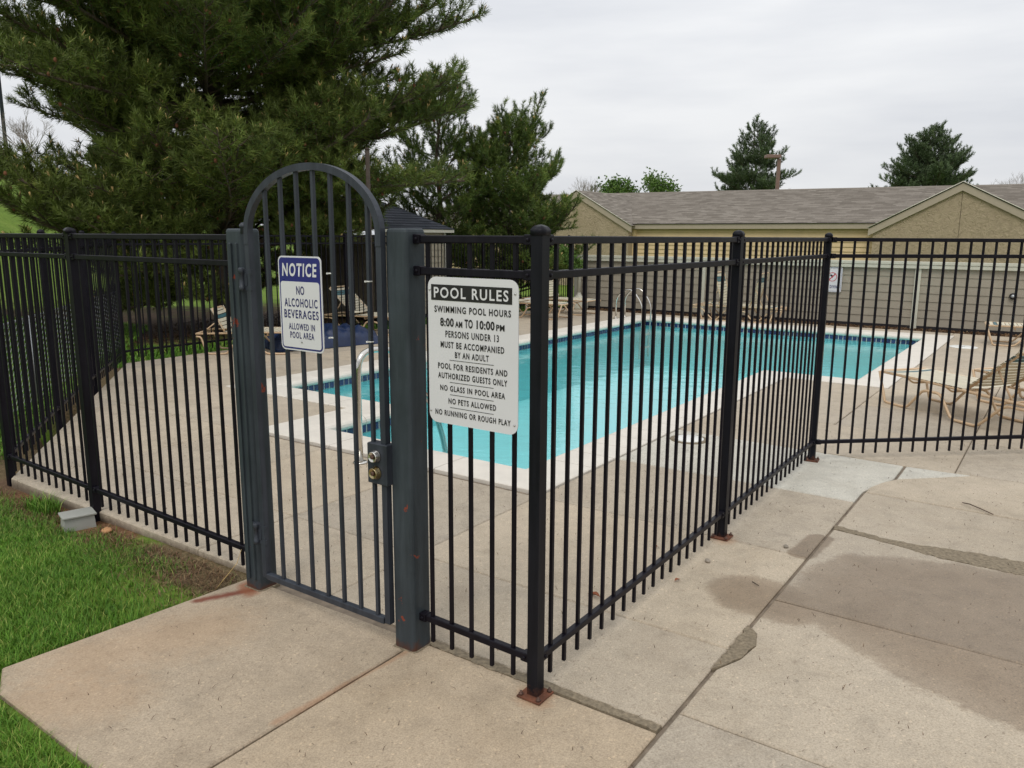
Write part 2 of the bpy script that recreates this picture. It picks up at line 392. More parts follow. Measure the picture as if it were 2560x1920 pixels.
def stucco():
    m = NT('beige_stucco'); a = m.noise(9, 6, 0.7, dist=1.2); c = m.ramp(m.noise(2.2, 5, .6), [(0.3, (0.40, 0.318, 0.215)), (0.7, (0.45, 0.362, 0.25))])
    c = m.mix(0.8, c, m.ramp(a, [(0.36, (0.84,)*3), (0.5, (1,)*3), (0.66, (1.08,)*3)]), 'MULTIPLY')
    m.col(c); m.set(0.9, 0, 0.2); m.bump(a, 1.0, 0.05); return m.m
M['stucco'] = stucco()
def shingle(name, c1, c2, c3, sx=0.27, sy=0.14):
    m = NT(name); tcn = m.n('ShaderNodeTexCoord')
    br = m.n('ShaderNodeTexBrick'); br.inputs['Scale'].default_value = 1.0; br.inputs['Brick Width'].default_value = sx; br.inputs['Row Height'].default_value = sy
    br.inputs['Mortar Size'].default_value = 0.006; br.inputs['Color1'].default_value = (0, 0, 0, 1); br.inputs['Color2'].default_value = (1, 1, 1, 1); br.inputs['Mortar'].default_value = (0.3,)*3+(1,)
    br.offset = 0.37; m.l(tcn.outputs['UV'], br.inputs['Vector'])
    c = m.ramp(br.outputs['Color'], [(0.0, c1), (0.5, c2), (1.0, c3)])
    c = m.mix(0.8, c, m.ramp(m.noise(30, 3, .7), [(0.3, (0.8,)*3), (0.7, (1.15,)*3)]), 'MULTIPLY')
    m.col(c); m.set(0.95, 0, 0.2); return m.m
M['shingle'] = shingle('taupe_shingles', (0.185, 0.162, 0.136), (0.25, 0.222, 0.19), (0.325, 0.292, 0.252))
M['shingle_dark'] = shingle('charcoal_shingles', (0.045, 0.05, 0.062), (0.065, 0.07, 0.085), (0.09, 0.097, 0.115))
def needles(name, dark, lite, tip):
    m = NT(name); at = m.n('ShaderNodeAttribute', attribute_name='tint'); f = at.outputs['Fac']
    c = m.ramp(f, [(0.0, dark), (0.72, lite), (1.0, tip)])
    c = m.mix(0.5, c, m.ramp(m.noise(1.3, 3, .6), [(0.35, (0.75,)*3), (0.65, (1.25,)*3)]), 'MULTIPLY')
    m.col(c); m.set(0.55, 0, 0.25)
    return m.m
M['needle'] = needles('pine_needles', (0.062, 0.080, 0.020), (0.165, 0.215, 0.044), (0.34, 0.36, 0.09))
M['needle2'] = needles('lighter_pine_needles', (0.055, 0.085, 0.024), (0.165, 0.23, 0.045), (0.36, 0.38, 0.07))
M['needle_far'] = needles('far_pine_needles', (0.050, 0.075, 0.038), (0.135, 0.19, 0.085), (0.21, 0.26, 0.11))
M['leaf'] = needles('spring_leaves', (0.06, 0.12, 0.025), (0.12, 0.21, 0.04), (0.22, 0.30, 0.08))
M['leaf_pale'] = needles('pale_buds', (0.16, 0.17, 0.07), (0.25, 0.25, 0.11), (0.32, 0.32, 0.16))
M['grass'] = needles('grass_blades', (0.036, 0.105, 0.009), (0.13, 0.285, 0.022), (0.36, 0.40, 0.10))
M['straw'] = needles('dry_litter', (0.055, 0.03, 0.016), (0.17, 0.095, 0.045), (0.34, 0.24, 0.13))
M['bark'] = simple('pine_bark', (0.10, 0.072, 0.052), 0.95, var=0.35, nscale=7, bump=0.8, bscale=30)
M['bark_light'] = simple('grey_bark', (0.22, 0.19, 0.165), 0.9, var=0.2, nscale=9)
M['twig'] = simple('bare_twigs', (0.26, 0.22, 0.19), 0.9, var=0.2)
M['candle'] = simple('tan_pine_candles', (0.60, 0.42, 0.17), 0.8, var=0.25)
M['cone'] = simple('brown_pine_cones', (0.19, 0.075, 0.035), 0.85, var=0.3)
M['wood'] = simple('weathered_wood', (0.055, 0.04, 0.03), 0.9, var=0.25, nscale=12)
M['box'] = simple('pale_grey_box_plastic', (0.34, 0.345, 0.31), 0.5, var=0.06)
M['brown_wall'] = simple('brown_brick_wall', (0.16, 0.085, 0.055), 0.85, var=0.12)
M['pole_blue'] = simple('dark_bronze_pole', (0.028, 0.03, 0.055), 0.4, var=0.1)
M['pole_brown'] = simple('brown_light_pole', (0.20, 0.125, 0.095), 0.6, var=0.1)
M['leaf_dry'] = simple('dry_red_brown_leaf', (0.24, 0.075, 0.03), 0.8, var=0.3)
M['stone_tan'] = simple('orange_tan_stone', (0.42, 0.22, 0.10), 0.85, var=0.15, bump=0.5)
M['pebble'] = simple('grey_pebble', (0.30, 0.26, 0.21), 0.85, var=0.25, bump=0.4)
M['tie'] = simple('white_cable_tie', (0.75, 0.75, 0.72), 0.4, var=0.03)
def lawnm():
    m = NT('lawn_ground'); a = m.noise(0.6, 6, .6); b = m.noise(14, 5, .7)
    c = m.ramp(a, [(0.3, (0.095, 0.16, 0.024)), (0.55, (0.145, 0.22, 0.036)), (0.75, (0.21, 0.26, 0.065))])
    c = m.mix(0.9, c, m.ramp(b, [(0.3, (0.6,)*3), (0.7, (1.35,)*3)]), 'MULTIPLY')
    # bare soil beside the deck edge, straw and mulch under the pines
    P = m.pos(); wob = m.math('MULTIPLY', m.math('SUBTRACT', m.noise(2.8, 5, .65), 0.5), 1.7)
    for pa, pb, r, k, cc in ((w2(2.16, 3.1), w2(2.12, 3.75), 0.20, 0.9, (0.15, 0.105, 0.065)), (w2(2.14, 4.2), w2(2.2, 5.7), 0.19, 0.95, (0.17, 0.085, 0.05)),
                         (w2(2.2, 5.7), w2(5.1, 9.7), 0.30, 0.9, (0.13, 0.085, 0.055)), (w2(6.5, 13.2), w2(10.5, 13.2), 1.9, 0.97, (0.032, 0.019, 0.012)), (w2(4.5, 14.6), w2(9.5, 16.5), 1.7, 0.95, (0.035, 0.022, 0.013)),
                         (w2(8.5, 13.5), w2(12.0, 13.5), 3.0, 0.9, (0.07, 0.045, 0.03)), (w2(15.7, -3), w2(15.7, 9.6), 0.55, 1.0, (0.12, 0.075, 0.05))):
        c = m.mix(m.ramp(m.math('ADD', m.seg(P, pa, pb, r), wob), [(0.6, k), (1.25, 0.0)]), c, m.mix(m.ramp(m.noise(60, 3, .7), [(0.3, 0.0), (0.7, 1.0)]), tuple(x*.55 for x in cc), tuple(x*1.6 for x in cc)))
    m.col(c); m.set(0.95, 0, 0.1); m.bump(m.noise(50, 4, .7), 0.8, 0.02); return m.m
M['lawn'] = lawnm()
M['mulch'] = simple('wood_mulch', (0.13, 0.08, 0.05), 0.95, var=0.5, nscale=30, bump=1.0, bscale=60)

# ---------------------------------------------------------------- ground
def hill(x, y):
    u = -x-0.25*y
    h = np.clip((u-4.6)/9.0, 0, 1); h = h*h*(3-2*h)*4.0
    far = np.clip((u-14)/60, 0, 1)*2.0
    back = np.clip((y-3)/3, 0, 1)
    return (h+far)*back
def groundz(x, y):
    t = x*E2.x+y*E2.y
    return -0.026-0.044*np.clip((t-3.0)/2.4, 0, 1)+hill(x, y)
gx = np.concatenate([np.linspace(-600, -60, 12), np.linspace(-55, -12, 30), np.linspace(-11.5, 20, 64), np.linspace(22, 60, 12), np.linspace(100, 600, 8)])
gy = np.concatenate([np.linspace(-200, -8, 8), np.linspace(-6, 34, 81), np.linspace(36, 80, 23), np.linspace(100, 1200, 12)])
X, Y = np.meshgrid(gx, gy); s_ = X*E1.x+Y*E1.y; t_ = X*E2.x+Y*E2.y
Z = groundz(X, Y)+0.008*np.sin(X*3.1)*np.cos(Y*2.7)
under = (s_ > 1.2) & (s_ < 15.2) & (t_ < 9.2) & (t_ > -30) & ((s_ > 2.6))
edge = (s_-2.2)*(9.6-5.6)-(t_-5.6)*(5.2-2.2)     # right of the slanted deck edge
pool = (s_ > 3.3) & (s_ < 15.3) & (t_ > 1.0) & (t_ < 8.0)
Z = np.where(pool, -2.3, Z)
nx, ny = len(gx), len(gy); idx = np.arange(nx*ny).reshape(ny, nx)
F = np.stack([idx[:-1, :-1].ravel(), idx[:-1, 1:].ravel(), idx[1:, 1:].ravel(), idx[1:, :-1].ravel()], 1)
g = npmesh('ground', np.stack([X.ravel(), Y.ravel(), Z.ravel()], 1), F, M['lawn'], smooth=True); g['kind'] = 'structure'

# ---------------------------------------------------------------- deck slabs
deck = bpy.data.objects.new('pool_deck', None); COL.objects.link(deck); deck.rotation_euler = (0, 0, AN); deck['kind'] = 'structure'; deck['label'] = 'tan concrete pool deck and walk cut into square slabs'
PO = 0.355                                     # coping width
def slab(poly, mat='concrete_deck', dz=None, gap=0.0028, name='concrete_slab', bev=0.006):
    if len(poly) < 3: return
    a = sum(poly[i][0]*poly[(i+1) % len(poly)][1]-poly[(i+1) % len(poly)][0]*poly[i][1] for i in range(len(poly)))
    if abs(a) < 0.01: return
    if a < 0: poly = poly[::-1]
    q = inset(poly, gap); z = 0.0+(random.uniform(-.002, .002) if dz is None else dz)
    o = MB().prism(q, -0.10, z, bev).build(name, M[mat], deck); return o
# slanted left edge of the deck: through (2.25,5.62) and (5.22,9.52)
ea, eb = -(9.52-5.62), (5.22-2.25); el = math.hypot(ea, eb); ea /= el; eb /= el; ec = ea*2.25+eb*5.62
def cells(ss, ts, cl=False, skip=(), **k):
    for i in range(len(ss)-1):
        for j in range(len(ts)-1):
            if (i, j) in skip: continue
            p = [(ss[i], ts[j]), (ss[i+1], ts[j]), (ss[i+1], ts[j+1]), (ss[i], ts[j+1])]
            if cl: p = clip(p, ea, eb, ec)
            slab(p, **k)
c_in = 4.36-PO
cells([2.225, 2.84, 3.95], [0.945, 2.57, 3.52, 4.50, 5.50, 6.40, 7.30, 8.20, 9.10, 9.58], True)
cells([3.95, 5.385-PO], [5.03+PO, 6.40, 7.30, 8.20, 9.10, 9.58], True)
cells([5.385-PO, 6.08, 7.07, 8.10, 9.15, 10.15, 11.15, 12.15, 13.15, 14.15, 15.3], [6.87+PO, 8.20, 9.10, 9.58], True)
cells([14.46+PO, 15.3], [0.5, 1.55, 2.57, 3.52, 4.5, 5.5, 6.4, 6.87+PO])
slab([(3.95, 0.945), (5.0, 0.945), (5.0, 2.57), (3.95, 2.57)])
slab([(5.0, 0.945), (5.25, 0.945), (5.655, 0.835), (6.03, 0.835), (6.10, 2.57), (5.0, 2.57)], 'concrete_new', 0.001)
slab([(5.665, 0.822), (6.05, 0.41), (6.03, 0.822)], 'concrete_new', 0.0)
slab([(6.10, 2.57), (6.04, 0.52), (7.07, 0.52), (7.07, 1.55), (7.07, 2.57)]); 
cells([7.07, 8.10, 9.5-PO], [0.52, 1.55, 2.57])
cells([9.5-PO, 10.15, 11.15, 12.15, 13.15, 14.15, 14.46+PO], [0.52, 1.85-PO])
cells([6.06, 7.07, 8.10, 9.15, 10.15, 11.15, 12.15, 13.15, 14.15, 15.3], [-4.5, -3.5, -2.5, -1.5, -0.5, 0.52])
slab([(5.43, 0.93), (5.245, 0.945-.012), (5.20, -1.05), (6.05, -1.05), (6.05, 0.41), (5.655, 0.822)])
slab([(4.50, 0.935), (4.44, 0.66), (4.46, 0.45), (4.50, 0.25), (4.52, -1.05), (5.19, -1.05), (5.235, 0.935)])
slab([(3.385, 0.935), (3.375, -1.05), (4.34, -1.05), (4.335, 0.38), (4.385, 0.58), (4.42, 0.76), (4.44, 0.935)])
cells([3.38, 4.40, 5.20, 6.06], [-4.5, -3.2, -2.1, -1.05])
cells([2.33, 3.38], [-4.5, -3.2, -2.1, -1.05]); slab([(2.33, -1.05), (3.38, -1.05), (3.38, 0.935), (2.70, 0.935), (2.80, 0.885), (2.92, 0.868), (3.02, 0.895), (3.04, 0.935), (3.38, 0.935), (3.38, 0.936), (2.33, 0.936)][:3]+[(3.06, 0.935), (3.015, 0.90), (2.92, 0.873), (2.79, 0.888), (2.67, 0.935), (2.33, 0.935)])
cells([1.25, 2.33], [-4.5, -3.2, -2.1, -1.05, 0.935], mat='concrete_deck')
cells([0.2, 1.25], [-4.5, -3.2, -2.1, -1.05, 0.0, 0.935], mat='concrete')
cells([-1.6, -.3, 0.9, 2.185], [0.945, 1.975], mat='concrete'); cells([-1.6, -.7, 0.2], [-3.2, -2.1, -1.05, 0.0, 0.935])
slab([(1.03, 1.98), (2.185, 1.98), (2.165, 3.02), (2.02, 3.03), (1.5, 3.07), (1.13, 3.10), (1.05, 2.93)], 'concrete')
# grout and filler below the slabs
jb = MB()
jb.prism([(2.20, 0.5), (2.23, 3.05), (2.27, 5.60), (5.24, 9.50), (5.4, 9.56), (15.28, 9.56), (15.28, -4.4), (-1.5, -4.4), (-1.5, 1.9), (1.0, 1.96)][:0] or [(3.98, 5.37), (3.98, 6.0), (2.3, 5.66)], -.09, -.02)
jb.prism([(2.21, 0.95), (4.0, 0.95), (4.0, 5.66), (2.26, 5.60)], -.09, -.016)
jb.prism([(2.27, 5.60), (5.23, 9.50), (5.4, 9.56), (5.4, 5.60)], -.09, -.015) if False else None
jb.prism([(3.2, 6.8), (5.23, 9.50), (5.23, 6.9), (5.03, 6.8)], -.09, -.0165)
jb.prism([(2.5, 5.9), (3.2, 6.8), (5.03, 6.8), (5.03, 5.39)], -.09, -.017)
jb.prism([(5.2, 7.23), (15.28, 7.23), (15.28, 9.56), (5.3, 9.56)], -.09, -.018)
jb.prism([(4.0, 0.95), (9.1, 0.95), (9.1, 2.56), (4.0, 2.56)], -.09, -.0175)
jb.prism([(9.1, 0.95), (15.28, 0.95), (15.28, 1.48), (9.1, 1.48)], -.09, -.0165)
jb.prism([(14.83, 1.48), (15.28, 1.48), (15.28, 7.23), (14.83, 7.23)], -.09, -.0175)
jb.prism([(-1.58, -4.45), (15.28, -4.45), (15.28, 0.95), (-1.58, 0.95)], -.09, -.0155)
jb.prism([(1.10, 1.985), (2.235, 1.985), (2.235, 3.02), (1.2, 3.04)], -.09, -.0145)
jb.prism([(-1.58, 0.95), (2.20, 0.95), (2.18, 1.99), (-1.58, 1.97)], -.09, -.0182)
struct('joint_filler_bed', jb, M['filler'])
def strip(pts, z=-.002, name='grout_strip', mat='grout', jag=.006, out=.004):
    a = sum(pts[i][0]*pts[(i+1) % len(pts)][1]-pts[(i+1) % len(pts)][0]*pts[i][1] for i in range(len(pts)))
    if a < 0: pts = pts[::-1]
    pts = inset(pts, -out); q = []
    for i in range(len(pts)):
        p0, p1 = Vector(pts[i]), Vector(pts[(i+1) % len(pts)]); m_ = max(1, int((p1-p0).length/.018)); nn = Vector(((p1-p0).y, -(p1-p0).x)); nn = nn/max(nn.length, 1e-6)
        for k in range(m_): q.append(tuple(p0.lerp(p1, k/m_)+nn*random.uniform(-jag, jag)))
    o = MB().prism(q, -.06, z).build(name, M[mat], deck); return o
strip([(2.187, 0.95), (2.187, 1.3), (2.176, 1.6), (2.183, 1.95), (2.217, 1.95), (2.222, 1.5), (2.224, 0.95)], .0022, jag=.005, out=.001)
strip([(4.445, 0.93), (4.415, 0.76), (4.38, 0.58), (4.33, 0.38), (4.335, -1.05), (4.525, -1.05), (4.505, 0.25), (4.465, 0.45), (4.445, 0.66), (4.505, 0.93)], .0024, jag=.010, out=.003)
strip([(2.665, 0.942), (2.79, 0.885), (2.92, 0.870), (3.02, 0.897), (3.065, 0.942)], .0022, jag=.006, out=.003)
lid = thing('pool_valve_lid', 'round white skimmer lid set in the pale concrete slab beside the pool', 'lid', (5.83, 2.36, 0))
MB().lathe([(0.0, 0), (0.115, 0.0), (0.115, 0.012), (0.105, 0.016), (0.0, 0.017)], (0, 0, 0), 28).build('cover', M['plastic'], lid)
MB().lathe([(0.118, -.01), (0.15, -.01), (0.15, 0.006), (0.118, 0.006)], (0, 0, 0), 28).build('rim', M['grout'], lid)
lid2 = thing('deck_drain_cover', 'thin white round cover on the deck by the pool far right corner', 'lid', (13.4, 1.22, 0))
MB().lathe([(0.0, 0), (0.19, 0.0), (0.19, 0.008), (0.18, 0.012), (0.0, 0.012)], (0, 0, 0), 24).build('cover', M['plastic'], lid2)
MB().lathe([(0.0, 0.012), (0.02, 0.012), (0.02, 0.016), (0.0, 0.016)], (0, 0, 0), 8).build('screw', M['steel'], lid2)

# ---------------------------------------------------------------- swimming pool
PV = [(4.36, 2.93), (4.36, 5.03), (5.385, 5.03), (5.385, 6.87), (14.46, 6.87), (14.46, 1.85), (9.5, 1.85), (9.5, 2.93)]   # clockwise, water inside
pool_t = thing('swimming_pool', 'turquoise swimming pool with white coping and navy waterline tiles', 'swimming pool')
def rects(z, mb, flip=False):
    for a, b, c, d_ in ((4.36, 5.385, 2.93, 5.03), (5.385, 9.5, 2.93, 6.87), (9.5, 14.46, 1.85, 6.87)):
        mb.add([(a, c, z), (b, c, z), (b, d_, z), (a, d_, z)], [(0, 1, 2, 3)])
b = MB(); n = len(PV)
FZ = -0.95
for a, bb, c, d_ in ((4.36, 5.385, 2.93, 5.03), (5.385, 9.5, 2.93, 6.87), (9.5, 14.46, 1.85, 6.87)):
    b.box(((a+bb)/2, (c+d_)/2, FZ-.05), (bb-a, d_-c, 0.1))
for i in range(n):
    p, q = PV[i], PV[(i+1) % n]; b.add([(p[0], p[1], FZ), (q[0], q[1], FZ), (q[0], q[1], -0.052), (p[0], p[1], -0.052)], [(0, 1, 2, 3)])
b.box((4.54, 3.98, -.65), (0.36, 2.08, 0.6)); b.box((4.88, 3.98, -.8), (0.32, 2.08, 0.4))
b.build('basin', M['plaster'], pool_t)
wm = MB(); rects(-0.142, wm); wat = stobj(wm.build('pool_water', M['water'])); tag(wat, 'clear turquoise water filling the swimming pool', 'water', None, 'structure')
# tiles: one object each on the three sides that face the camera
tile_me = MB().box((0, 0, 0), (0.0635, 0.010, 0.067), 0, 0.002).mesh('tile', M['tile'])
gm = MB()
def tiles(p, q, solo=True):
    p, q = Vector(p), Vector(q); L = (q-p).length; e = (q-p)/L; nn = Vector((e.y, -e.x)); m_ = int(L/0.0755); k = L/m_
    rz = math.atan2(e.y, e.x)
    for i in range(m_):
        c = p+e*(k*(i+.5))+nn*0.004
        if solo:
            o = bpy.data.objects.new('tile', tile_me); COL.objects.link(o); o.parent = pool_t; o.location = (c.x, c.y, -0.108+random.uniform(-.0008, .0008)); o.rotation_euler = (0, 0, rz)
        else: gm.box((c.x, c.y, -0.108), (0.070, 0.010, 0.070), rz)
    mid = (p+q)/2+nn*0.001
    gr.box((mid.x, mid.y, -0.108), (L, 0.007, 0.086), rz)
gr = MB()
for i in range(n): tiles(PV[i], PV[(i+1) % n], i in (1, 3, 4))
gm.build('hidden_side_tiles', M['tile'], pool_t)['kind'] = 'stuff'; gr.build('tile_grout', M['grout_line'], pool_t)
# step edge markers under water
mk = MB()
for t in (3.35, 3.72, 4.10, 4.48): mk.box((4.69, t, -.344), (0.05, 0.16, 0.012))
mk.build('step_markers', M['tile'], pool_t)
# coping stones: bullnose profile, mitred at the corners
prof = [(PO, -.07), (PO, 0.006), (PO-.006, 0.012), (0.04, 0.014), (0.0, 0.011), (-0.026, 0.000), (-0.043, -0.018), (-0.048, -0.038), (-0.042, -0.055), (-0.026, -0.068), (0.02, -0.072)]
def stone(p, e, nn, a0, a1, m0, m1):
    vs = []
    for a, m_ in ((a0, m0), (a1, m1)):
        for dd, z in prof:
            c = p+e*(a+dd*m_)+nn*dd; vs.append((c.x, c.y, z))
    k = len(prof); fs = [(i, (i+1) % k, k+(i+1) % k, k+i) for i in range(k)]+[tuple(range(k-1, -1, -1)), tuple(range(k, 2*k))]
    o = MB().add(vs, fs, False).build('coping_stone', M['coping'], pool_t); return o
for i in range(n):
    p0, p, q, q2 = [Vector(PV[(i+j) % n]) for j in (-1, 0, 1, 2)]
    L = (q-p).length; e = (q-p)/L; nn = Vector((-e.y, e.x))       # outward (polygon is clockwise)
    ep = (p-p0).normalized(); en = (q2-q).normalized()
    m0 = -1.0 if ep.cross(e) < 0 else 1.0; m1 = 1.0 if e.cross(en) < 0 else -1.0
    step = {0: 0.52, 7: 0.305}.get(i, 0.61); m_ = max(1, round(L/step)); k = L/m_
    for j in range(m_):
        stone(p, e, nn, j*k+(0 if j == 0 else .003), (j+1)*k-(0 if j == m_-1 else .003), m0 if j == 0 else 0, m1 if j == m_-1 else 0)
# skimmer-slot plate on the far side
MB().box((7.9, 6.862, -.09), (0.16, 0.012, 0.10), 0, .003).build('skimmer_plate', M['plastic'], pool_t)

# ---------------------------------------------------------------- ladder and handrail
lad = thing('pool_ladder', 'two-rail stainless pool ladder arching over the far left corner of the pool', 'pool ladder')
for s in (13.98, 14.36):
    pts = [(s, 7.30, 0.0), (s, 7.30, 0.46), (s, 6.98, 0.62), (s, 6.72, 0.28), (s, 6.76, -0.45), (s, 6.76, -.75)]
    MB().tube(fillet(pts, 0.17, 6), 0.0165, 10).build('rail', M['chrome'], lad)
    MB().lathe([(0.0, 0.0), (0.045, 0.0), (0.043, 0.012), (0.02, 0.02), (0.0, 0.02)], (s, 7.30, 0.001)).build('flange', M['chrome'], lad)
for z in (-.30, -.55): MB().box((14.17, 6.74, z), (0.36, 0.07, 0.02)).build('tread', M['plastic'], lad)
hr = thing('pool_handrail', 'single curved stainless handrail by the near pool steps, seen through the gate', 'handrail')
MB().tube(fillet([(3.83, 3.99, 0.0), (3.83, 3.99, 0.50), (3.83, 3.98, 0.80), (4.22, 3.97, 0.78), (4.66, 3.95, 0.15), (4.80, 3.94, -0.5)], 0.24, 9), 0.0225, 12).build('rail', M['chrome'], hr)
MB().lathe([(0.0, 0.0), (0.052, 0.0), (0.052, 0.008), (0.040, 0.014), (0.022, 0.016), (0.0, 0.016)], (3.83, 3.99, 0.001), 20).build('flange', M['chrome'], hr)

# ---------------------------------------------------------------- fences
ZT, ZM, ZB = 1.5721, 1.4609, 0.1382
SP = 0.0963
picket_me = MB().box((0, 0, 0), (0.0125, 0.0125, 1.535), 0, 0.0012).mesh('picket', M['black'])
def post(parent, s, t, w=0.0425, rz=0.0, zb=0.0, zt=1.60, plate=False, mat='black_post'):
    p = MB().box((s, t, (zb+zt)/2), (w, w, zt-zb), rz, 0.002).build('post', M[mat], parent)
    c = MB(); h = w/2+.0025
    P = []
    ca, sa = math.cos(rz), math.sin(rz)
    levels = [(h, zt-.014), (h, zt+.002), (h*.95, zt+.005), (h*.78, zt+.012), (h*.45, zt+.017), (h*.15, zt+.0190), (0.001, zt+.0195)]
    for hh, z in levels:
        for x, y in ((-hh, -hh), (hh, -hh), (hh, hh), (-hh, hh)): P.append((s+x*ca-y*sa, t+x*sa+y*ca, z))
    fs = [(3, 2, 1, 0)]
    for k in range(len(levels)-1):
        for i in range(4): j = (i+1) % 4; fs.append((4*k+i, 4*k+j, 4*k+4+j, 4*k+4+i))
    c.add(P, fs, True).build('post_cap', M[mat], p)
    if plate:
        MB().box((s, t, 0.005), (0.094, 0.094, 0.008), rz, 0.001).build('base_plate', M['rust'], p)
        for dx in (-1, 1):
            for dy in (-1, 1):
                x, y = dx*.036, dy*.036; X, Y = s+x*ca-y*sa, t+x*sa+y*ca
                MB().lathe([(0, .009), (.0085, .009), (.0085, .016), (.004, .017), (.004, .024), (0, .024)], (X, Y, 0), 6).build('bolt', M['bolt'], p)
    return p
def run(parent, a, b, first=None, gap0=0.0, gap1=0.0, spacing=SP, solo=True, brackets=True, mat='black', rail=0.026, start=None):
    a, b = Vector(a), Vector(b); L = (b-a).length; e = (b-a)/L; rz = math.atan2(e.y, e.x); m_ = (a+b)/2
    mid = a+e*((gap0+L-gap1)/2); LL = L-gap0-gap1
    for z in (ZT, ZM, ZB):
        MB().box((mid.x, mid.y, z), (LL, rail, rail), rz, 0.003).build('rail', M[mat], parent)
        if brackets:
            nrm = Vector((e.y, -e.x))
            if nrm.dot(-a) < 0: nrm = -nrm
            for q, sg in ((a+e*gap0, 1), (b-e*gap1, -1)):
                c = q+e*(sg*0.016)
                bk = MB().box((c.x, c.y, z), (0.032, rail+.008, rail+.008), rz, 0.003).build('bracket', M[mat], parent)
                cc = c+nrm*(rail/2+.005)
                bk2 = MB().lathe([(0, -.004), (.007, -.004), (.006, .003), (.003, .005), (0, .005)], (0, 0, 0), 8).build('bolt', M[mat], bk)
                bk2.location = (cc.x, cc.y, z); bk2.rotation_euler = nrm.to_3d().to_track_quat('Z', 'Y').to_euler()
    x = gap0+(spacing if start is None else start)
    zc = 0.045+1.535/2
    mb = MB()
    while x < L-gap1-0.03:
        c = a+e*x
        if solo:
            o = bpy.data.objects.new('picket', picket_me); COL.objects.link(o); o.parent = parent; o.location = (c.x, c.y, zc+random.uniform(-.001, .001)); o.rotation_euler = (0, 0, rz+random.uniform(-.03, .03))
        else: mb.box((c.x, c.y, zc), (0.0125, 0.0125, 1.535), rz)
        x += spacing
P0, P1, P2 = (2.130, 1.385), (3.960, 1.393), (5.790, 1.404)
GR, GL = (2.150, 1.975), (2.150, 2.905); PL, PLL = (2.219, 4.50), (2.252, 5.644)
LF = [PLL, (3.184, 6.922), (4.175, 8.225), (5.28, 9.64)]
f1 = thing('picket_fence', 'short black picket fence panel behind the pool rules sign, between gate post and corner post', 'fence', group='black picket fence runs round the pool')
run(f1, P0, GR, gap0=0.021, gap1=0.052, start=0.076)
f2 = thing('picket_fence', 'long black picket fence run in the centre foreground, three posts on rusty plates', 'fence', group='black picket fence runs round the pool')
for q in (P0, P1, P2): post(f2, *q, plate=True, rz=0.0 if q != P2 else 0.1)
run(f2, P0, P1, gap0=0.021, gap1=0.021, start=0.075); run(f2, P1, P2, gap0=0.021, gap1=0.021, start=0.075)
f3 = thing('picket_fence', 'black picket fence panel at the right, angling off in front of the tan lounger', 'fence', group='black picket fence runs round the pool')
PR = (P2[0]+1.83*.664, P2[1]-1.83*.748)
run(f3, P2, PR, gap0=0.022, gap1=0.021, start=0.075); post(f3, *PR, rz=-.85, plate=True)
f4 = thing('picket_fence', 'black picket fence run left of the gate along the lawn edge', 'fence', group='black picket fence runs round the pool')
run(f4, (2.165, 2.905), PL, gap0=0.052, gap1=0.021, start=0.11); run(f4, PL, PLL, gap0=0.021, gap1=0.021, start=0.075)
post(f4, *PL, w=.0425, zb=-.10, rz=0.0, mat='black'); post(f4, *PLL, zb=-.12, mat='black')
f5 = thing('picket_fence', 'black picket fence run receding along the slanted left edge of the deck', 'fence', group='black picket fence runs round the pool')
for i in range(3):
    run(f5, LF[i], LF[i+1], gap0=0.021, gap1=0.021, start=.07); post(f5, *LF[i+1], zb=-.12, rz=.92, mat='black')
f6 = thing('picket_fence', 'far black picket fence behind the pool, in front of the shed and pines', 'fence', group='black picket fence runs round the pool')
bx = [5.28, 7.20, 9.05, 10.88, 12.71, 14.45, 16.0]
for i in range(6):
    run(f6, (bx[i], 9.64), (bx[i+1], 9.62), gap0=.021, gap1=.021, start=.075, brackets=False); post(f6, bx[i+1], 9.62, zb=-.1, mat='black')

# gate posts
def gate_post(q, label):
    o = thing('gate_post', label, 'gate post', (q[0], q[1], 0), group='square steel posts of the gate')
    b = MB(); w = .052; r = .016; pr = []
    for cx, cy, a0 in ((w-r, w-r, 0), (-w+r, w-r, 90), (-w+r, -w+r, 180), (w-r, -w+r, 270)):
        for k in range(5): a = R(a0+k*22.5); pr.append((cx+r*math.cos(a), cy+r*math.sin(a)))
    m_ = len(pr); vs = []; lv = [(1, -.06), (1, 1.596), (.96, 1.604), (.86, 1.609)]
    for k, z in lv: vs += [(x*k, y*k, z) for x, y in pr]
    fs = [tuple(range((len(lv)-1)*m_, len(lv)*m_))]
    for k in range(len(lv)-1):
        for i in range(m_): j = (i+1) % m_; fs.append((k*m_+i, k*m_+j, k*m_+m_+j, k*m_+m_+i))
    b.add(vs, fs, False).build('post_tube', M['grey_post'], o)
    MB().prism([(x*1.06, y*1.06) for x, y in ((-.052, -.05), (-.03, -.058), (.03, -.055), (.056, -.05), (.055, .05), (-.02, .058), (-.055, .05))], -.02, .002, .001).build('footing', M['grout'], o)
    return o
gpr = gate_post(GR, 'blue-grey square post right of the gate, scuffed with orange paint marks')
gpl = gate_post(GL, 'blue-grey square post left of the gate, carrying the two hinges')
MB().box((-.0565, 0.012, 0.80), (.009, .016, 1.5), 0, .003).build('weld_strip', M['grey_post'], gpl)
MB().box((-.0565, -0.030, 0.80), (.009, .012, 1.5), 0, .003).build('weld_strip', M['grey_post'], gpl)

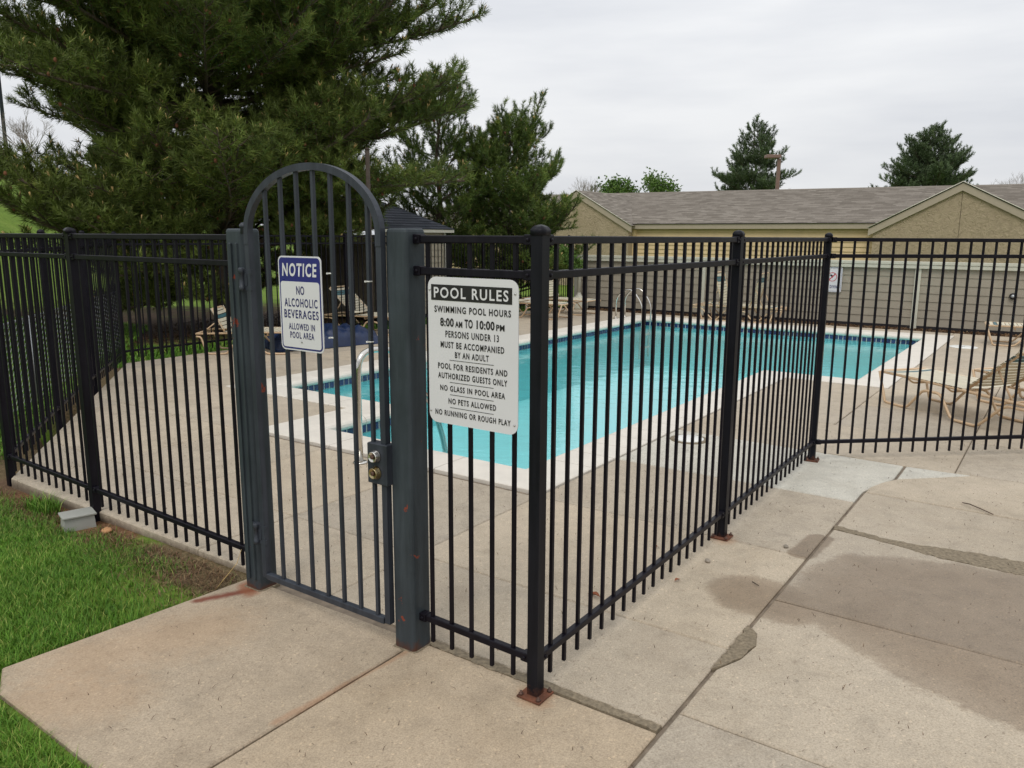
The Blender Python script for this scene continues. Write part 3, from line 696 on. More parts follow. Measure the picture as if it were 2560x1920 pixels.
# ---------------------------------------------------------------- gate
gate = thing('arched_gate', 'blue-grey steel gate with arched top and vertical bars, closed between its two posts', 'gate')
GS = 2.092; tC, HW, zA, HA = 2.417, 0.373, 1.590, 0.248
def sqtube(pts, w, name, parent=gate, mat='gate'):     # square tube along a path in the gate plane (t,z)
    vs = []; m_ = len(pts)
    for i, (t, z) in enumerate(pts):
        a = Vector(pts[min(i+1, m_-1)])-Vector(pts[max(i-1, 0)]); a.normalize(); nn = Vector((-a.y, a.x))
        for ds, dn in ((-1, -1), (-1, 1), (1, 1), (1, -1)): vs.append((GS+ds*w/2, t+nn.x*dn*w/2, z+nn.y*dn*w/2))
    fs = [(0, 1, 2, 3), tuple(range(4*m_-1, 4*m_-5, -1))]
    for i in range(m_-1):
        for k in range(4): k2 = (k+1) % 4; fs.append((i*4+k, i*4+4+k, i*4+4+k2, i*4+k2))
    return MB().add(vs, fs).build(name, M[mat], parent)
arc = [(tC+HW, 1.545)]+[(tC+HW*math.cos(a), zA+HA*math.sin(a)) for a in np.linspace(0, math.pi, 41)]+[(tC-HW, 1.545)]
sqtube(arc, 0.027, 'arch')
for t in (tC+HW, tC-HW):
    MB().box((GS+.002, t, (.09+1.585)/2), (.026, .026, 1.585-.09), 0, .002).build('stile', M['gate'], gate)
MB().lathe([(0, 1.585), (.014, 1.585), (.014, 1.612), (.018, 1.614), (.018, 1.622), (.008, 1.632), (0, 1.634)], (GS-.004, tC+HW+.022, 0), 14).build('finial', M['gate'], gate)
MB().box((GS, tC+.002, .098), (.026, 2*HW-.034, .026), 0, .002).build('bottom_rail', M['gate'], gate)
for i in range(7):
    t = 2.672-i*.0947; zz = zA+HA*math.sqrt(max(0, 1-((t-tC)/HW)**2))-.012
    MB().box((GS, t, (.108+zz)/2), (.0135, .0135, zz-.108), 0, .001).build('bar', M['gate'], gate)
lb = MB().box((GS+.001, 2.066, .737), (.046, .100, .158), 0, .003).build('lock_box', M['gate'], gate)
for z, mt in ((.768, 'chrome'), (.704, 'brass')):
    o = MB().lathe([(0, 0), (.0265, 0), (.0255, .004), (.0205, .018), (.0200, .022), (.0185, .023), (.0175, .0215), (0, .0215)], (0, 0, 0), 24).build('lock_cylinder', M[mt], lb)
    o.location = (GS-.022, 2.072, z); o.rotation_euler = (0, -math.pi/2, 0)
    k_ = MB().lathe([(0, -.002), (.0085, -.002), (.008, .001), (0, .001)], (0, 0, 0), 16).build('lock_cylinder', M['bolt'], lb); k_.location = (GS-.0445, 2.072, z); k_.rotation_euler = (0, -math.pi/2, 0)
for z in (1.400, .288):
    h = MB(); t0 = tC+HW+.034
    h.lathe([(0, -.045), (.013, -.045), (.013, -.028), (.010, -.026), (.010, .026), (.013, .028), (.013, .045), (.009, .05), (0, .05)], (GS-.018, t0, z), 12)
    h.box((GS-.006, t0-.024, z+.032), (.012, .055, .02)); h.box((GS-.006, t0-.024, z-.034), (.012, .055, .02)); h.box((GS+.002, t0+.018, z), (.014, .046, .085)); h.box((GS-.008, t0-.012, z), (.012, .03, .05))
    h.build('hinge', M['gate'], gate)
for i, (t, z, w) in enumerate(((2.305, 1.441, 'upper tie on the bar next to the notice sign'), (2.104, 1.418, 'upper tie on the bar beside the right stile'), (2.305, 1.196, 'lower tie on the bar next to the notice sign'), (2.104, 1.196, 'lower tie on the bar beside the right stile'))):
    o = thing('cable_tie', 'thin white cable tie, '+w, 'cable tie', (GS, t, z), group='white cable ties on the gate bars')
    MB().box((0, 0, 0), (.0165, .0165, .0045), 0, .0008).build('strap', M['tie'], o); MB().box((-.011, .007, 0), (.008, .006, .006)).build('clasp', M['tie'], o)

# ---------------------------------------------------------------- signs
def text_mesh(txt, mat, width, height, parent, t, z, s, bold=0.0, shear=0.0, name='lettering', maxstr=None, pw=None):
    cu = bpy.data.curves.new('txt', 'FONT'); cu.body = txt; cu.size = 1.0; cu.offset = bold; cu.shear = shear; cu.align_x = 'LEFT'; cu.extrude = 0.0; cu.space_character = 1.22 if len(txt) > 2 and ':' not in txt else 1.08; cu.resolution_u = 3
    tmp = bpy.data.objects.new('tmp', cu); COL.objects.link(tmp); dg = bpy.context.evaluated_depsgraph_get(); dg.update()
    me = bpy.data.meshes.new_from_object(tmp.evaluated_get(dg)); bpy.data.objects.remove(tmp)
    V = np.empty(len(me.vertices)*3, np.float32); me.vertices.foreach_get('co', V); V = V.reshape(-1, 3)
    x0, x1 = V[:, 0].min(), V[:, 0].max(); y0, y1 = V[:, 1].min(), V[:, 1].max()
    if ':' in txt or 'Q' in txt: pass
    X = (V[:, 0]-(x0+x1)/2)*(width/(x1-x0)); Y = (V[:, 1]-(y0+y1)/2)*(height/(y1-y0))
    V2 = np.stack([np.full(len(V), s), t-X, z+Y], 1).astype(np.float32); me.vertices.foreach_set('co', V2.ravel()); me.materials.clear(); me.materials.append(M[mat]); me.update()
    o = bpy.data.objects.new(name, me); COL.objects.link(o); o.parent = parent; return o
def rrect(t0, t1, z0, z1, r, n=6):
    P = []
    for cx, cz, a0 in ((t1-r, z1-r, 0), (t0+r, z1-r, 90), (t0+r, z0+r, 180), (t1-r, z0+r, 270)):
        for k in range(n+1): a = R(a0+90*k/n); P.append((cx+r*math.cos(a), cz+r*math.sin(a)))
    return P
def plate(t0, t1, z0, z1, r, s0, s1, mat, name, parent):
    P = rrect(t0, t1, z0, z1, r); k = len(P)
    vs = [(s0, a, b) for a, b in P]+[(s1, a, b) for a, b in P]
    fs = [tuple(range(k)), tuple(range(2*k-1, k-1, -1))]+[(i, k+i, k+(i+1) % k, (i+1) % k) for i in range(k)]
    return MB().add(vs, fs).build(name, M[mat], parent)
def ring(t0, t1, z0, z1, r, w, s, mat, name, parent):
    A = rrect(t0, t1, z0, z1, r); B = rrect(t0+w, t1-w, z0+w, z1-w, max(r-w, .001)); k = len(A)
    return MB().add([(s, a, b) for a, b in A]+[(s, a, b) for a, b in B], [(i, (i+1) % k, k+(i+1) % k, k+i) for i in range(k)]).build(name, M[mat], parent)
def screw(t, z, s, parent, r=.004):
    o = MB().lathe([(0, 0), (r, 0), (r*.8, .002), (0, .003)], (0, 0, 0), 10).build('screw', M['steel'], parent); o.location = (s, t, z); o.rotation_euler = (0, -math.pi/2, 0)
s1 = thing('pool_rules_sign', 'white pool rules sign with black heading wired to the short fence panel', 'sign')
PS = 2.104; ta, tb, za, zb = 1.449, 1.832, 0.932, 1.445; tm = (ta+tb)/2
plate(ta, tb, za, zb, .035, PS, PS+.003, 'sign_white', 'board', s1)
MB().box((PS-.0006, 1.6455, 1.392), (.0008, .343, .054)).build('heading_band', M['ink'], s1)
text_mesh('POOL RULES', 'sign_white', .316, .037, s1, 1.6455, 1.392, PS-.0022, .018)
for txt, z, w, h, bo in (('SWIMMING POOL HOURS', 1.335, .325, .0235, .022), ('PERSONS UNDER 13', 1.2505, .228, .0235, .016), ('MUST BE ACCOMPANIED', 1.213, .272, .0225, .02),
                         ('BY AN ADULT', 1.180, .145, .0215, .018), ('POOL FOR RESIDENTS AND', 1.1375, .298, .0215, .02), ('AUTHORIZED GUESTS ONLY', 1.104, .298, .0215, .02),
                         ('NO GLASS IN POOL AREA', 1.060, .280, .0205, .02), ('NO PETS ALLOWED', 1.0155, .206, .0205, .02), ('NO RUNNING OR ROUGH PLAY', 0.971, .327, .0205, .02)):
    text_mesh(txt, 'ink', w, h, s1, tm, z, PS-.0012, bo+.004)
for txt, c, w, h in (('8:00', .107, .060, .030), ('AM', .055, .031, .021), ('TO', .012, .035, .030), ('10:00', -.059, .075, .030), ('PM', -.120, .034, .021)):
    text_mesh(txt, 'ink', w, h, s1, tm+c, 1.291-(.0045 if h < .025 else 0), PS-.0012, .03)
for z in (1.1600, 1.0820, 1.0382, .9925): MB().box((PS-.0008, tm+.002, z), (.0006, .189, .0016)).build('rule_line', M['ink'], s1)
for t, z in ((ta+.013, 1.40), (tb-.008, 1.40), (ta+.013, .966), (tb-.008, .972)): screw(t, z, PS-.0005, s1)
s2 = thing('notice_sign', 'white sign with blue NOTICE heading, no alcoholic beverages, hung on the gate bars', 'sign')
NS = 2.072; na, nb, nza, nzb = 2.337, 2.586, 1.132, 1.503; nm = (na+nb)/2
plate(na, nb, nza, nzb, .022, NS, NS+.003, 'sign_white', 'board', s2)
plate(na+.006, nb-.006, nza+.006, nzb-.006, .018, NS-.0008, NS-.0002, 'sign_blue', 'blue_border', s2)
plate(na+.0125, nb-.0125, nza+.0125, nzb-.0985, .012, NS-.0016, NS-.0010, 'sign_white', 'white_field', s2)
text_mesh('NOTICE', 'sign_white', .202, .052, s2, nm, nzb-.053, NS-.0016, .03, .12)
for txt, fr, w, h in (('NO', .362, .046, .034), ('ALCOHOLIC', .495, .192, .034), ('BEVERAGES', .618, .200, .034), ('ALLOWED IN', .752, .152, .026), ('POOL AREA', .846, .140, .026)):
    text_mesh(txt, 'ink_blue', w, h, s2, nm-.003, nzb-fr*.365, NS-.0026, .018)
screw(nm, nzb-.915*.365, NS-.0016, s2, .005); screw(nm+.002, nzb-.012*3, NS-.0016, s2, .004)

# ---------------------------------------------------------------- loungers
def lounger(label, s, t, rz, back=35, group='strap loungers round the pool', L=1.62, X1=1.02, BL=.64):
    o = thing('sun_lounger', label, 'sun lounger', (s, t, 0), rz, group)
    H, Wd = .30, .27
    for y in (-Wd, Wd):
        pts = [(0.0, y, H), (0.10, y, .02), (0.13, y, .012), (0.38, y, .012), (0.55, y, .20), (0.60, y, .215), (0.76, y, .215), (0.90, y, .015), (1.17, y, .012), (min(1.42, L-.06), y, .24), (L, y, .245)]
        MB().tube(fillet(pts, .05, 4), .0130, 7).build('leg_tube', M['frame'], o)
    MB().tube(fillet([(L, Wd, H-.02), (.5, Wd, H), (0, Wd, H), (0, -Wd, H), (.5, -Wd, H), (L, -Wd, H-.02), (L, Wd, H-.02)], .06, 4), .0135, 7).build('seat_frame', M['frame'], o)
    ba = R(back); c, s_n = math.cos(ba), math.sin(ba); w = Wd-.025
    MB().tube(fillet([(X1, w, H+.01), (X1+BL*c, w, H+.01+BL*s_n), (X1+BL*c, -w, H+.01+BL*s_n), (X1, -w, H+.01)], .07, 4), .0130, 7).build('back_frame', M['frame'], o)
    for y in (-w, w): MB().tube([(X1+.52*BL*c, y*.9, H+.52*BL*s_n), (min(L-.05, X1+.33*c+.16), y*.9, H-.02)], .009, 6).build('back_strut', M['frame'], o)
    MB().tube([(min(L-.05, X1+.33*c+.16), -Wd, H-.03), (min(L-.05, X1+.33*c+.16), Wd, H-.03)], .009, 6).build('cross_bar', M['frame'], o)
    for x in (.35, .8): MB().tube(fillet([(x, -Wd, H-.005), (x+.03, -Wd+.05, H-.055), (x+.03, Wd-.05, H-.055), (x, Wd, H-.005)], .03, 3), .009, 6).build('cross_bar', M['frame'], o)
    me = MB()
    sag = lambda u: -.010*(1-u*u)
    def strapm(x0, hgt, mat, nm, dirx, dirz):
        vs = []; wd = .043
        for k in range(7):
            u = -1+2*k/6; y = u*(Wd+.012)
            for q in (0, wd): vs.append((x0+dirx*q, y, hgt+dirz*q+sag(u)+.012))
            for q in (0, wd): vs.append((x0+dirx*q+dirz*.004, y, hgt+dirz*q+sag(u)+.012-.004*dirx))
        fs = []
        for k in range(6):
            a = k*4; b_ = a+4
            fs += [(a, a+1, b_+1, b_), (a+2, b_+2, b_+3, a+3), (a, b_, b_+2, a+2), (a+1, a+3, b_+3, b_+1)]
        return MB().add(vs, fs).build(nm, M[mat], o)
    x = .05; k = 0
    while x < X1-.02:
        strapm(x, H, 'strap_teal' if k == 1 else 'strap', 'strap', 1, 0); x += .053; k += 1
    q = .03; k = 0
    while q < BL-.04:
        teal = BL-.20 < q < BL-.12
        strapm(X1+q*c, H+.01+q*s_n, 'strap_teal' if teal else 'strap', 'strap', c, s_n); q += .053; k += 1
    return o
def hd(ds, dt): return math.atan2(dt, ds)
lounger('tan strap lounger with raised slatted back behind the right fence panel, nearest of all', 8.60, 1.29, hd(-.619, -.786), 38)
lounger('tan strap lounger cut off by the right frame edge, just behind the nearest one', 9.25, 0.55, hd(-.619, -.786), 30)
lounger('strap lounger near the taupe wall at the far right edge, back raised high', 14.15, 1.02, hd(.12, -.99), 52)
lounger('low strap lounger left of the gate notice sign, in front of the blue pool cover', 7.22, 8.64, hd(-.605, .79), 62, X1=.93, BL=.34, L=1.30)
lounger('strap lounger with cream back and blue band beside the blue pool cover', 9.57, 8.60, hd(-.20, .98), 42)
lounger('strap lounger left of the white side table, back turned to the shed', 13.25, 7.95, hd(-.05, 1), 0)
lounger('strap lounger with tall raised back, seen right of the corner fence post', 14.30, 7.98, hd(.02, 1), 68)
lounger('left lounger of the pair by the taupe wall behind the pool', 15.08, 5.95, hd(0, -1), 74)
lounger('right lounger of the pair by the taupe wall behind the pool', 15.0, 4.42, hd(0, 1), 74)

# white resin side table
tb_ = thing('side_table', 'small white plastic side table between loungers by the far fence', 'side table', (13.75, 9.05, 0), .2)
MB().prism([(-.2, -.17), (.2, -.17), (.2, .17), (-.2, .17)], .30, .33, .008).build('table_top', M['plastic'], tb_)
for x, y in ((-.16, -.13), (.16, -.13), (.16, .13), (-.16, .13)): MB().tube([(x*.95, y*.95, .30), (x*1.08, y*1.08, 0)], [.028, .02], 8).build('leg', M['plastic'], tb_)
MB().box((0, 0, .285), (.34, .28, .03)).build('apron', M['plastic'], tb_)
# umbrella base
ub = thing('umbrella_base', 'pale bell-shaped umbrella base with bare pole by the far left end of the taupe wall', 'umbrella base', (15.42, 8.99, 0))
MB().lathe([(0, 0), (.20, 0), (.21, .03), (.20, .12), (.205, .15), (.19, .19), (.13, .25), (.07, .29), (.045, .34), (.045, .36), (0, .36)], (0, 0, 0), 24).build('base', M['trim_sage'], ub)
MB().lathe([(0, .36), (.042, .36), (.036, .80), (.03, 1.0), (0, 1.0)], (0, 0, 0), 16).build('pole', M['trim_sage'], ub)
# blue cover heap
nu, nv = 70, 34; uu = np.linspace(-1, 1, nu); vv = np.linspace(-1, 1, nv); U_, V_ = np.meshgrid(uu, vv)
from mathutils import noise as mn
Zc = np.zeros_like(U_)
for i in range(nv):
    for j in range(nu):
        x, y = U_[i, j]*1.05, V_[i, j]*.48
        r_ = max(0.0, 1-(abs(U_[i, j])**3.2+abs(V_[i, j])**3))
        top = .21+.10*math.exp(-((x-.05)/.28)**2)+.08*math.exp(-((x+.75)/.2)**2)+.05*math.exp(-((x-.75)/.22)**2)
        wr = abs(mn.noise(Vector((x*4.2, y*5.5, 1.3))))*.15+mn.noise(Vector((x*11, y*9, 4.1)))*.035
        Zc[i, j] = max(0.004, (r_**.42)*(top+wr-.05))
Xc = U_*.86+np.vectorize(lambda a, b_: mn.noise(Vector((a*3, b_*3, 7)))*.07)(U_, V_); Yc = V_*.48+np.vectorize(lambda a, b_: mn.noise(Vector((a*3, b_*3, 17)))*.06)(U_, V_)
idx = np.arange(nu*nv).reshape(nv, nu); Fc = np.stack([idx[:-1, :-1].ravel(), idx[:-1, 1:].ravel(), idx[1:, 1:].ravel(), idx[1:, :-1].ravel()], 1)
cv = npmesh('pool_cover', np.stack([Xc.ravel(), Yc.ravel(), Zc.ravel()], 1), Fc, M['tarp'], smooth=True)
cv.location = W(7.95, 9.0, 0.003); cv.rotation_euler = (0, 0, AN+hd(1, -.30)); tag(cv, 'crumpled navy blue vinyl pool cover heaped on the deck behind the gate', 'pool cover')

# ---------------------------------------------------------------- taupe lap-sided wall
wall = thing('siding_wall', 'taupe lap-sided screen wall with pale cap and posts beyond the pool', 'wall')
WS = 15.95
pts_ = [9.36, 6.31, 2.28, -1.75, -5.5]
for i in range(4):
    a, b_ = pts_[i], pts_[i+1]
    for k in range(7):
        z0 = 0.03+k*.146; L = a-b_-.10; m_ = (a+b_)/2
        vs = [(WS-.018, m_-L/2, z0), (WS-.018, m_+L/2, z0), (WS-.004, m_+L/2, z0+.150), (WS-.004, m_-L/2, z0+.150), (WS+.012, m_-L/2, z0), (WS+.012, m_+L/2, z0), (WS+.008, m_+L/2, z0+.150), (WS+.008, m_-L/2, z0+.150)]
        MB().add(vs, [(0, 1, 2, 3), (7, 6, 5, 4), (0, 4, 5, 1), (1, 5, 6, 2), (2, 6, 7, 3), (3, 7, 4, 0)]).build('siding_board', M['board'], wall)
for p in pts_: MB().box((WS-.014, p, .50), (.05, .10, 1.09), 0, .004).build('batten', M['trim_sage'], wall)
MB().box((WS+.05, 2.0, .53), (.07, 14.7, 1.0)).build('backing', M['board'], wall)
MB().box((WS-.03, 2.0, 1.085), (.09, 14.8, .065), 0, .004).build('cap_lower', M['trim_sage'], wall)
MB().box((WS-.02, 2.0, 1.148), (.13, 14.8, .055), 0, .004).build('cap_upper', M['trim_sage'], wall)
MB().box((WS+.01, 2.0, -.01), (.05, 14.7, .12)).build('skirt', M['ink'], wall)
nd = thing('no_diving_sign', 'small white NO DIVING sign high on the taupe wall, behind the far fence post', 'sign')
DS = WS-.052; plate(3.56, 3.915, .575, 1.045, .03, DS, DS+.004, 'sign_white', 'board', nd)
ring(3.572, 3.903, .59, 1.03, .022, .006, DS-.001, 'ink_blue', 'border_line', nd)
a_ = [(3.737+.085*math.cos(x), .86+.085*math.sin(x)) for x in np.linspace(0, 2*math.pi, 33)[:-1]]; b2 = [(3.737+.074*math.cos(x), .86+.074*math.sin(x)) for x in np.linspace(0, 2*math.pi, 33)[:-1]]
MB().add([(DS-.002, *q) for q in a_]+[(DS-.002, *q) for q in b2], [(i, (i+1) % 32, 32+(i+1) % 32, 32+i) for i in range(32)]).build('prohibition_ring', M['ink_red'], nd)
sl_ = [(3.737+.078*math.cos(R(135))*q-.006*w_, .86+.078*math.sin(R(135))*q+.006*w_*0-.006*w_) for q, w_ in ((1, 1), (1, -1), (-1, -1), (-1, 1))]
MB().add([(DS-.0025, *q) for q in sl_], [(0, 1, 2, 3)]).build('prohibition_bar', M['ink_red'], nd)
dv = [(3.737+(a-3.79)*.7, b) for a, b in [(3.86, .89), (3.83, .91), (3.77, .885), (3.72, .93), (3.71, .915), (3.765, .865), (3.79, .84), (3.80, .855)]]
MB().add([(DS-.0022, *q) for q in dv], [(0, 1, 2, 7), (2, 3, 4, 5), (2, 5, 6, 7)]).build('diver_pictogram', M['ink'], nd)
text_mesh('NO DIVING', 'ink_blue', .275, .062, nd, 3.735, .675, DS-.002, .03)
wl = thing('wall_light', 'round black wall fitting on the taupe wall at the far right', 'wall fitting', (WS-.03, 0.80, .628))
for nm, prf, mt in (('housing', [(0, 0), (.055, 0), (.055, .03), (.045, .04), (0, .04)], 'ink'), ('lens', [(0, .04), (.03, .04), (.025, .05), (0, .052)], 'galv')):
    o = MB().lathe(prf, (0, 0, 0), 18).build(nm, M[mt], wl); o.rotation_euler = (0, -math.pi/2, 0)

# ---------------------------------------------------------------- garage building with shingled roof
def roof_plane(name, parent, P0_, P1_, P2_, P3_, mat, rowh=.14):
    # P0,P1 eave ends, P2,P3 ridge ends (P3 above P0); stepped shingle courses, one mesh
    P0_, P1_, P2_, P3_ = [Vector(p) for p in (P0_, P1_, P2_, P3_)]
    Hh = ((P3_-P0_).length+(P2_-P1_).length)/2; n_ = max(3, int(Hh/rowh)); nor = (P1_-P0_).cross(P3_-P0_).normalized()
    if nor.z < 0: nor = -nor
    vs = []; fs = []; uv = []; L0 = (P1_-P0_).length; ux = (P1_-P0_).normalized()
    for k in range(n_):
        f0, f1 = k/n_, (k+1)/n_
        a, b_ = P0_.lerp(P3_, f0)+nor*.016, P1_.lerp(P2_, f0)+nor*.016; c, d_ = P1_.lerp(P2_, f1)+nor*.002, P0_.lerp(P3_, f1)+nor*.002
        o = len(vs); vs += [a, b_, c, d_, a-nor*.016, b_-nor*.016]
        fs += [(o, o+1, o+2, o+3), (o+4, o+5, o+1, o)]
        for q, yy in ((a, k), (b_, k), (c, k+1), (d_, k+1)): uv.append(((q-P0_).dot(ux), yy*rowh))
        for q in range(4): uv.append((0, k*rowh+.01))
    me = MB().add(vs, fs).mesh(name, M[mat]); l = me.uv_layers.new(name='UVMap')
    for i, u in enumerate(uv): l.data[i].uv = u
    o = bpy.data.objects.new(name, me); COL.objects.link(o); o.parent = parent; o['kind'] = 'stuff'; return o
bld = thing('garage_building', 'long low garage building with taupe shingle roof and two stucco gables behind the taupe wall', 'building')
BS = 24.0; eaveZ = 1.99; RS = 28.0
rz_ = lambda t: 3.17+(t-7.6)*.006
roof_plane('shingle_roof', bld, (BS-.12, 22, eaveZ), (BS-.12, -6, eaveZ), (RS, -6, rz_(-6)), (RS, 22, rz_(22)), 'shingle')
roof_plane('shingle_roof', bld, (RS+4.2, -6, eaveZ), (RS+4.2, 22, eaveZ), (RS, 22, rz_(22)), (RS, -6, rz_(-6)), 'shingle')
MB().tube([(RS, -6, rz_(-6)-.02), (RS, 22, rz_(22)-.02)], .05, 6).build('ridge_cap', M['shingle'], bld)
MB().box((BS-.11, 8.3, eaveZ-.075), (.03, 7.40, .15)).build('fascia', M['fascia'], bld); MB().box((BS-.11, 19.0, eaveZ-.075), (.03, 6.0, .15)).build('fascia', M['fascia'], bld)
MB().box((BS-.13, 8.3, eaveZ+.012), (.05, 7.40, .02)).build('drip_edge', M['ink'], bld)
MB().box((BS+2, 8, .5), (3.9, 27.6, 2.7)).build('wall_core', M['tan_siding'], bld)
for k in range(13):
    z0 = .15+k*.132; L = 7.40
    vs = [(BS+.01, 4.6, z0), (BS+.01, 12.0, z0), (BS+.035, 12.0, z0+.135), (BS+.035, 4.6, z0+.135), (BS+.05, 4.6, z0), (BS+.05, 12.0, z0), (BS+.05, 12.0, z0+.135), (BS+.05, 4.6, z0+.135)]
    MB().add(vs, [(3, 2, 1, 0), (4, 5, 6, 7), (1, 5, 4, 0), (2, 6, 5, 1), (3, 7, 6, 2), (0, 4, 7, 3)]).build('siding_board', M['tan_siding'], bld)
MB().box((BS-.02, 11.93, 1.0), (.06, .12, 1.7)).build('corner_trim', M['tan_siding'], bld)
def gable(tc_, zp, hw, ze):
    fr = BS-.30
    g_ = MB(); poly = [(tc_-hw, -.9), (tc_+hw, -.9), (tc_+hw, ze), (tc_, zp), (tc_-hw, ze)]
    # two stucco panels with a vertical joint between
    for sg in (-1, 1):
        q = [(tc_+sg*.005, -.9), (tc_+sg*hw, -.9), (tc_+sg*hw, ze-.02), (tc_+sg*.005, zp-.02)]
        vs = [(fr, *p) for p in q]+[(fr+.3, *p) for p in q]; f_ = [(0, 1, 2, 3), (7, 6, 5, 4), (0, 4, 5, 1), (1, 5, 6, 2), (2, 6, 7, 3), (3, 7, 4, 0)]
        MB().add(vs, f_).build('stucco_panel', M['stucco'], bld)
    sl_n = (zp-ze)/hw; wv = .19
    for sg in (-1, 1):
        a, b_ = (tc_, zp), (tc_+sg*(hw+.12), ze-sl_n*.12)
        q = [a, b_, (b_[0], b_[1]-wv), (a[0], a[1]-wv)]
        vs = [(fr-.06, *p) for p in q]+[(fr-.015, *p) for p in q]
        MB().add(vs, [(0, 1, 2, 3), (7, 6, 5, 4), (0, 4, 5, 1), (1, 5, 6, 2), (2, 6, 7, 3), (3, 7, 4, 0)]).build('rake_board', M['fascia'], bld)
        roof_plane('gable_shingles', bld, (fr-.08, tc_+sg*(hw+.14), ze-sl_n*.14+.03), (BS+.6, tc_+sg*(hw+.14), ze-sl_n*.14+.03), (BS+4.0, tc_, zp+.03), (fr-.08, tc_, zp+.03), 'shingle')
        MB().box((fr-.09, 0, 0), (.02, .01, .01))
        e0, e1 = Vector((fr-.085, tc_, zp+.035)), Vector((fr-.085, tc_+sg*(hw+.13), ze-sl_n*.13+.035))
        MB().tube([e0, e1], .014, 4).build('drip_edge', M['shed_trim'], bld)
gable(13.95, 3.085, 1.95, 1.985); gable(2.55, 2.985, 2.05, 1.90)
# far-left neighbour wall glimpsed between fence bars
nb_ = thing('distant_shed', 'pale shed wall glimpsed low behind the gate bars under the pines', 'shed', (11.0, 15.4, -.05), 0.3)
MB().box((0, 0, .35), (.2, .5, .6)).build('wall', M['tan_siding'], nb_); MB().box((-.02, 0, .03), (.24, .54, .07)).build('footing', M['trim_sage'], nb_)

# ---------------------------------------------------------------- garden shed
sh = thing('garden_shed', 'cream lap-sided shed with charcoal shingle roof behind the far fence', 'shed')
a0, a1, b0, b1, eh = 11.08, 13.05, 10.9, 13.3, 1.70
for k in range(13):
    z0 = .0+k*.13; vs = [(a0, b0-.02, z0), (a1, b0-.02, z0), (a1, b0, z0+.132), (a0, b0, z0+.132), (a0, b0+.01, z0), (a1, b0+.01, z0), (a1, b0+.01, z0+.132), (a0, b0+.01, z0+.132)]
    MB().add(vs, [(0, 1, 2, 3), (7, 6, 5, 4), (0, 4, 5, 1), (1, 5, 6, 2), (2, 6, 7, 3), (3, 7, 4, 0)]).build('siding_board', M['shed_siding'], sh)
    vs = [(a0-.02, b0, z0), (a0-.02, b1, z0), (a0, b1, z0+.132), (a0, b0, z0+.132), (a0+.01, b0, z0), (a0+.01, b1, z0), (a0+.01, b1, z0+.132), (a0+.01, b0, z0+.132)]
    if k < 11: MB().add(vs, [(3, 2, 1, 0), (4, 5, 6, 7), (1, 5, 4, 0), (2, 6, 5, 1), (3, 7, 6, 2), (0, 4, 7, 3)]).build('side_board', M['shed_shaded'], sh)
MB().box(((a0+a1)/2+.01, (b0+b1)/2+.02, .80), (a1-a0-.03, b1-b0-.04, 1.6)).build('core', M['shed_siding'], sh)
for x, y in ((a0-.012, b0-.012), (a0+.055, b0-.03), (a1-.02, b0-.02)): MB().box((x, y, .85), (.05, .05, 1.68), 0, .003).build('corner_trim', M['shed_trim'], sh)
MB().box(((a0+a1)/2, b0-.17, eh-.02), (a1-a0+.22, .03, .06)).build('fascia', M['shed_trim'], sh)
roof_plane('shingle_roof', sh, (a0-.15, b0-.20, eh+.015), (a1+.1, b0-.20, eh+.015), (a1-.85, 12.1, 2.34), (a0+.1, 12.1, 2.34), 'shingle_dark', .13)
roof_plane('shingle_roof', sh, (a1+.1, b0-.20, eh+.015), (a1+.1, b1+.2, eh+.015), (a1-.85, 12.1, 2.34), (a1-.85, 12.1, 2.34), 'shingle_dark', .13)
roof_plane('shingle_roof', sh, (a1+.1, b1+.2, eh+.015), (a0-.15, b1+.2, eh+.015), (a0+.1, 12.1, 2.34), (a1-.85, 12.1, 2.34), 'shingle_dark', .13)

# ---------------------------------------------------------------- poles, lamps
def wxy(px, Y): return ((px-1280)/1985.17*Y*1.0, Y)     # rough bearing for far things
def wthing(name, label, cat, x, y, z=0, rz=0, group=None):
    o = bpy.data.objects.new(name, None); COL.objects.link(o); o.location = (x, y, z); o.rotation_euler = (0, 0, rz); return tag(o, label, cat, group)
def bearing(px, Y): return ((px-1280)/1985.17*Y/math.cos(PITCH)*1.0*(math.cos(PITCH)**1), Y)
x, y = (-.1773*12.4, 12.4)
wp = wthing('wooden_pole', 'slim dark brown wooden pole rising in front of the pine, right of the gate arch', 'pole', x, y, 0)
MB().tube([(0, 0, -.1), (0, 0, 2.85)], .034, 8).build('shaft', M['wood'], wp); MB().lathe([(0, 2.85), (.04, 2.85), (.03, 2.88), (0, 2.89)], (0, 0, 0), 8).build('cap', M['wood'], wp)
x, y = (1932-1280)/1985.17*34*.985, 34
lp = wthing('parking_lamp', 'brown parking lamp with box head in front of the pine right of centre', 'street lamp', x, y)
MB().box((0, 0, 2.38), (.13, .13, 4.84)).build('pole', M['pole_brown'], lp); MB().box((-.27, 0, 4.88), (.60, .34, .14), 0, .02).build('lamp_head', M['pole_brown'], lp)
x, y = (1168-1280)/1985.17*30*.985, 30
l2 = wthing('parking_lamp', 'grey box lamp head glimpsed through the middle pines', 'street lamp', x, y)
MB().tube([(0, 0, 0), (0, 0, 4.4)], .07, 8).build('pole', M['pole_blue'], l2); MB().box((0, 0, 4.42), (.75, .4, .28), 0, .02).build('lamp_head', M['galv'], l2)
x, y = -21.25, 34.5
l3 = wthing('tall_lamp_pole', 'tall thin dark blue pole at the far left edge', 'lamp pole', x, y, 2.5)
MB().tube([(0, 0, 0), (0, 0, 14)], .075, 8).build('shaft', M['pole_blue'], l3); MB().box((.5, 0, 14), (1.2, .3, .12)).build('lamp_head', M['pole_blue'], l3)
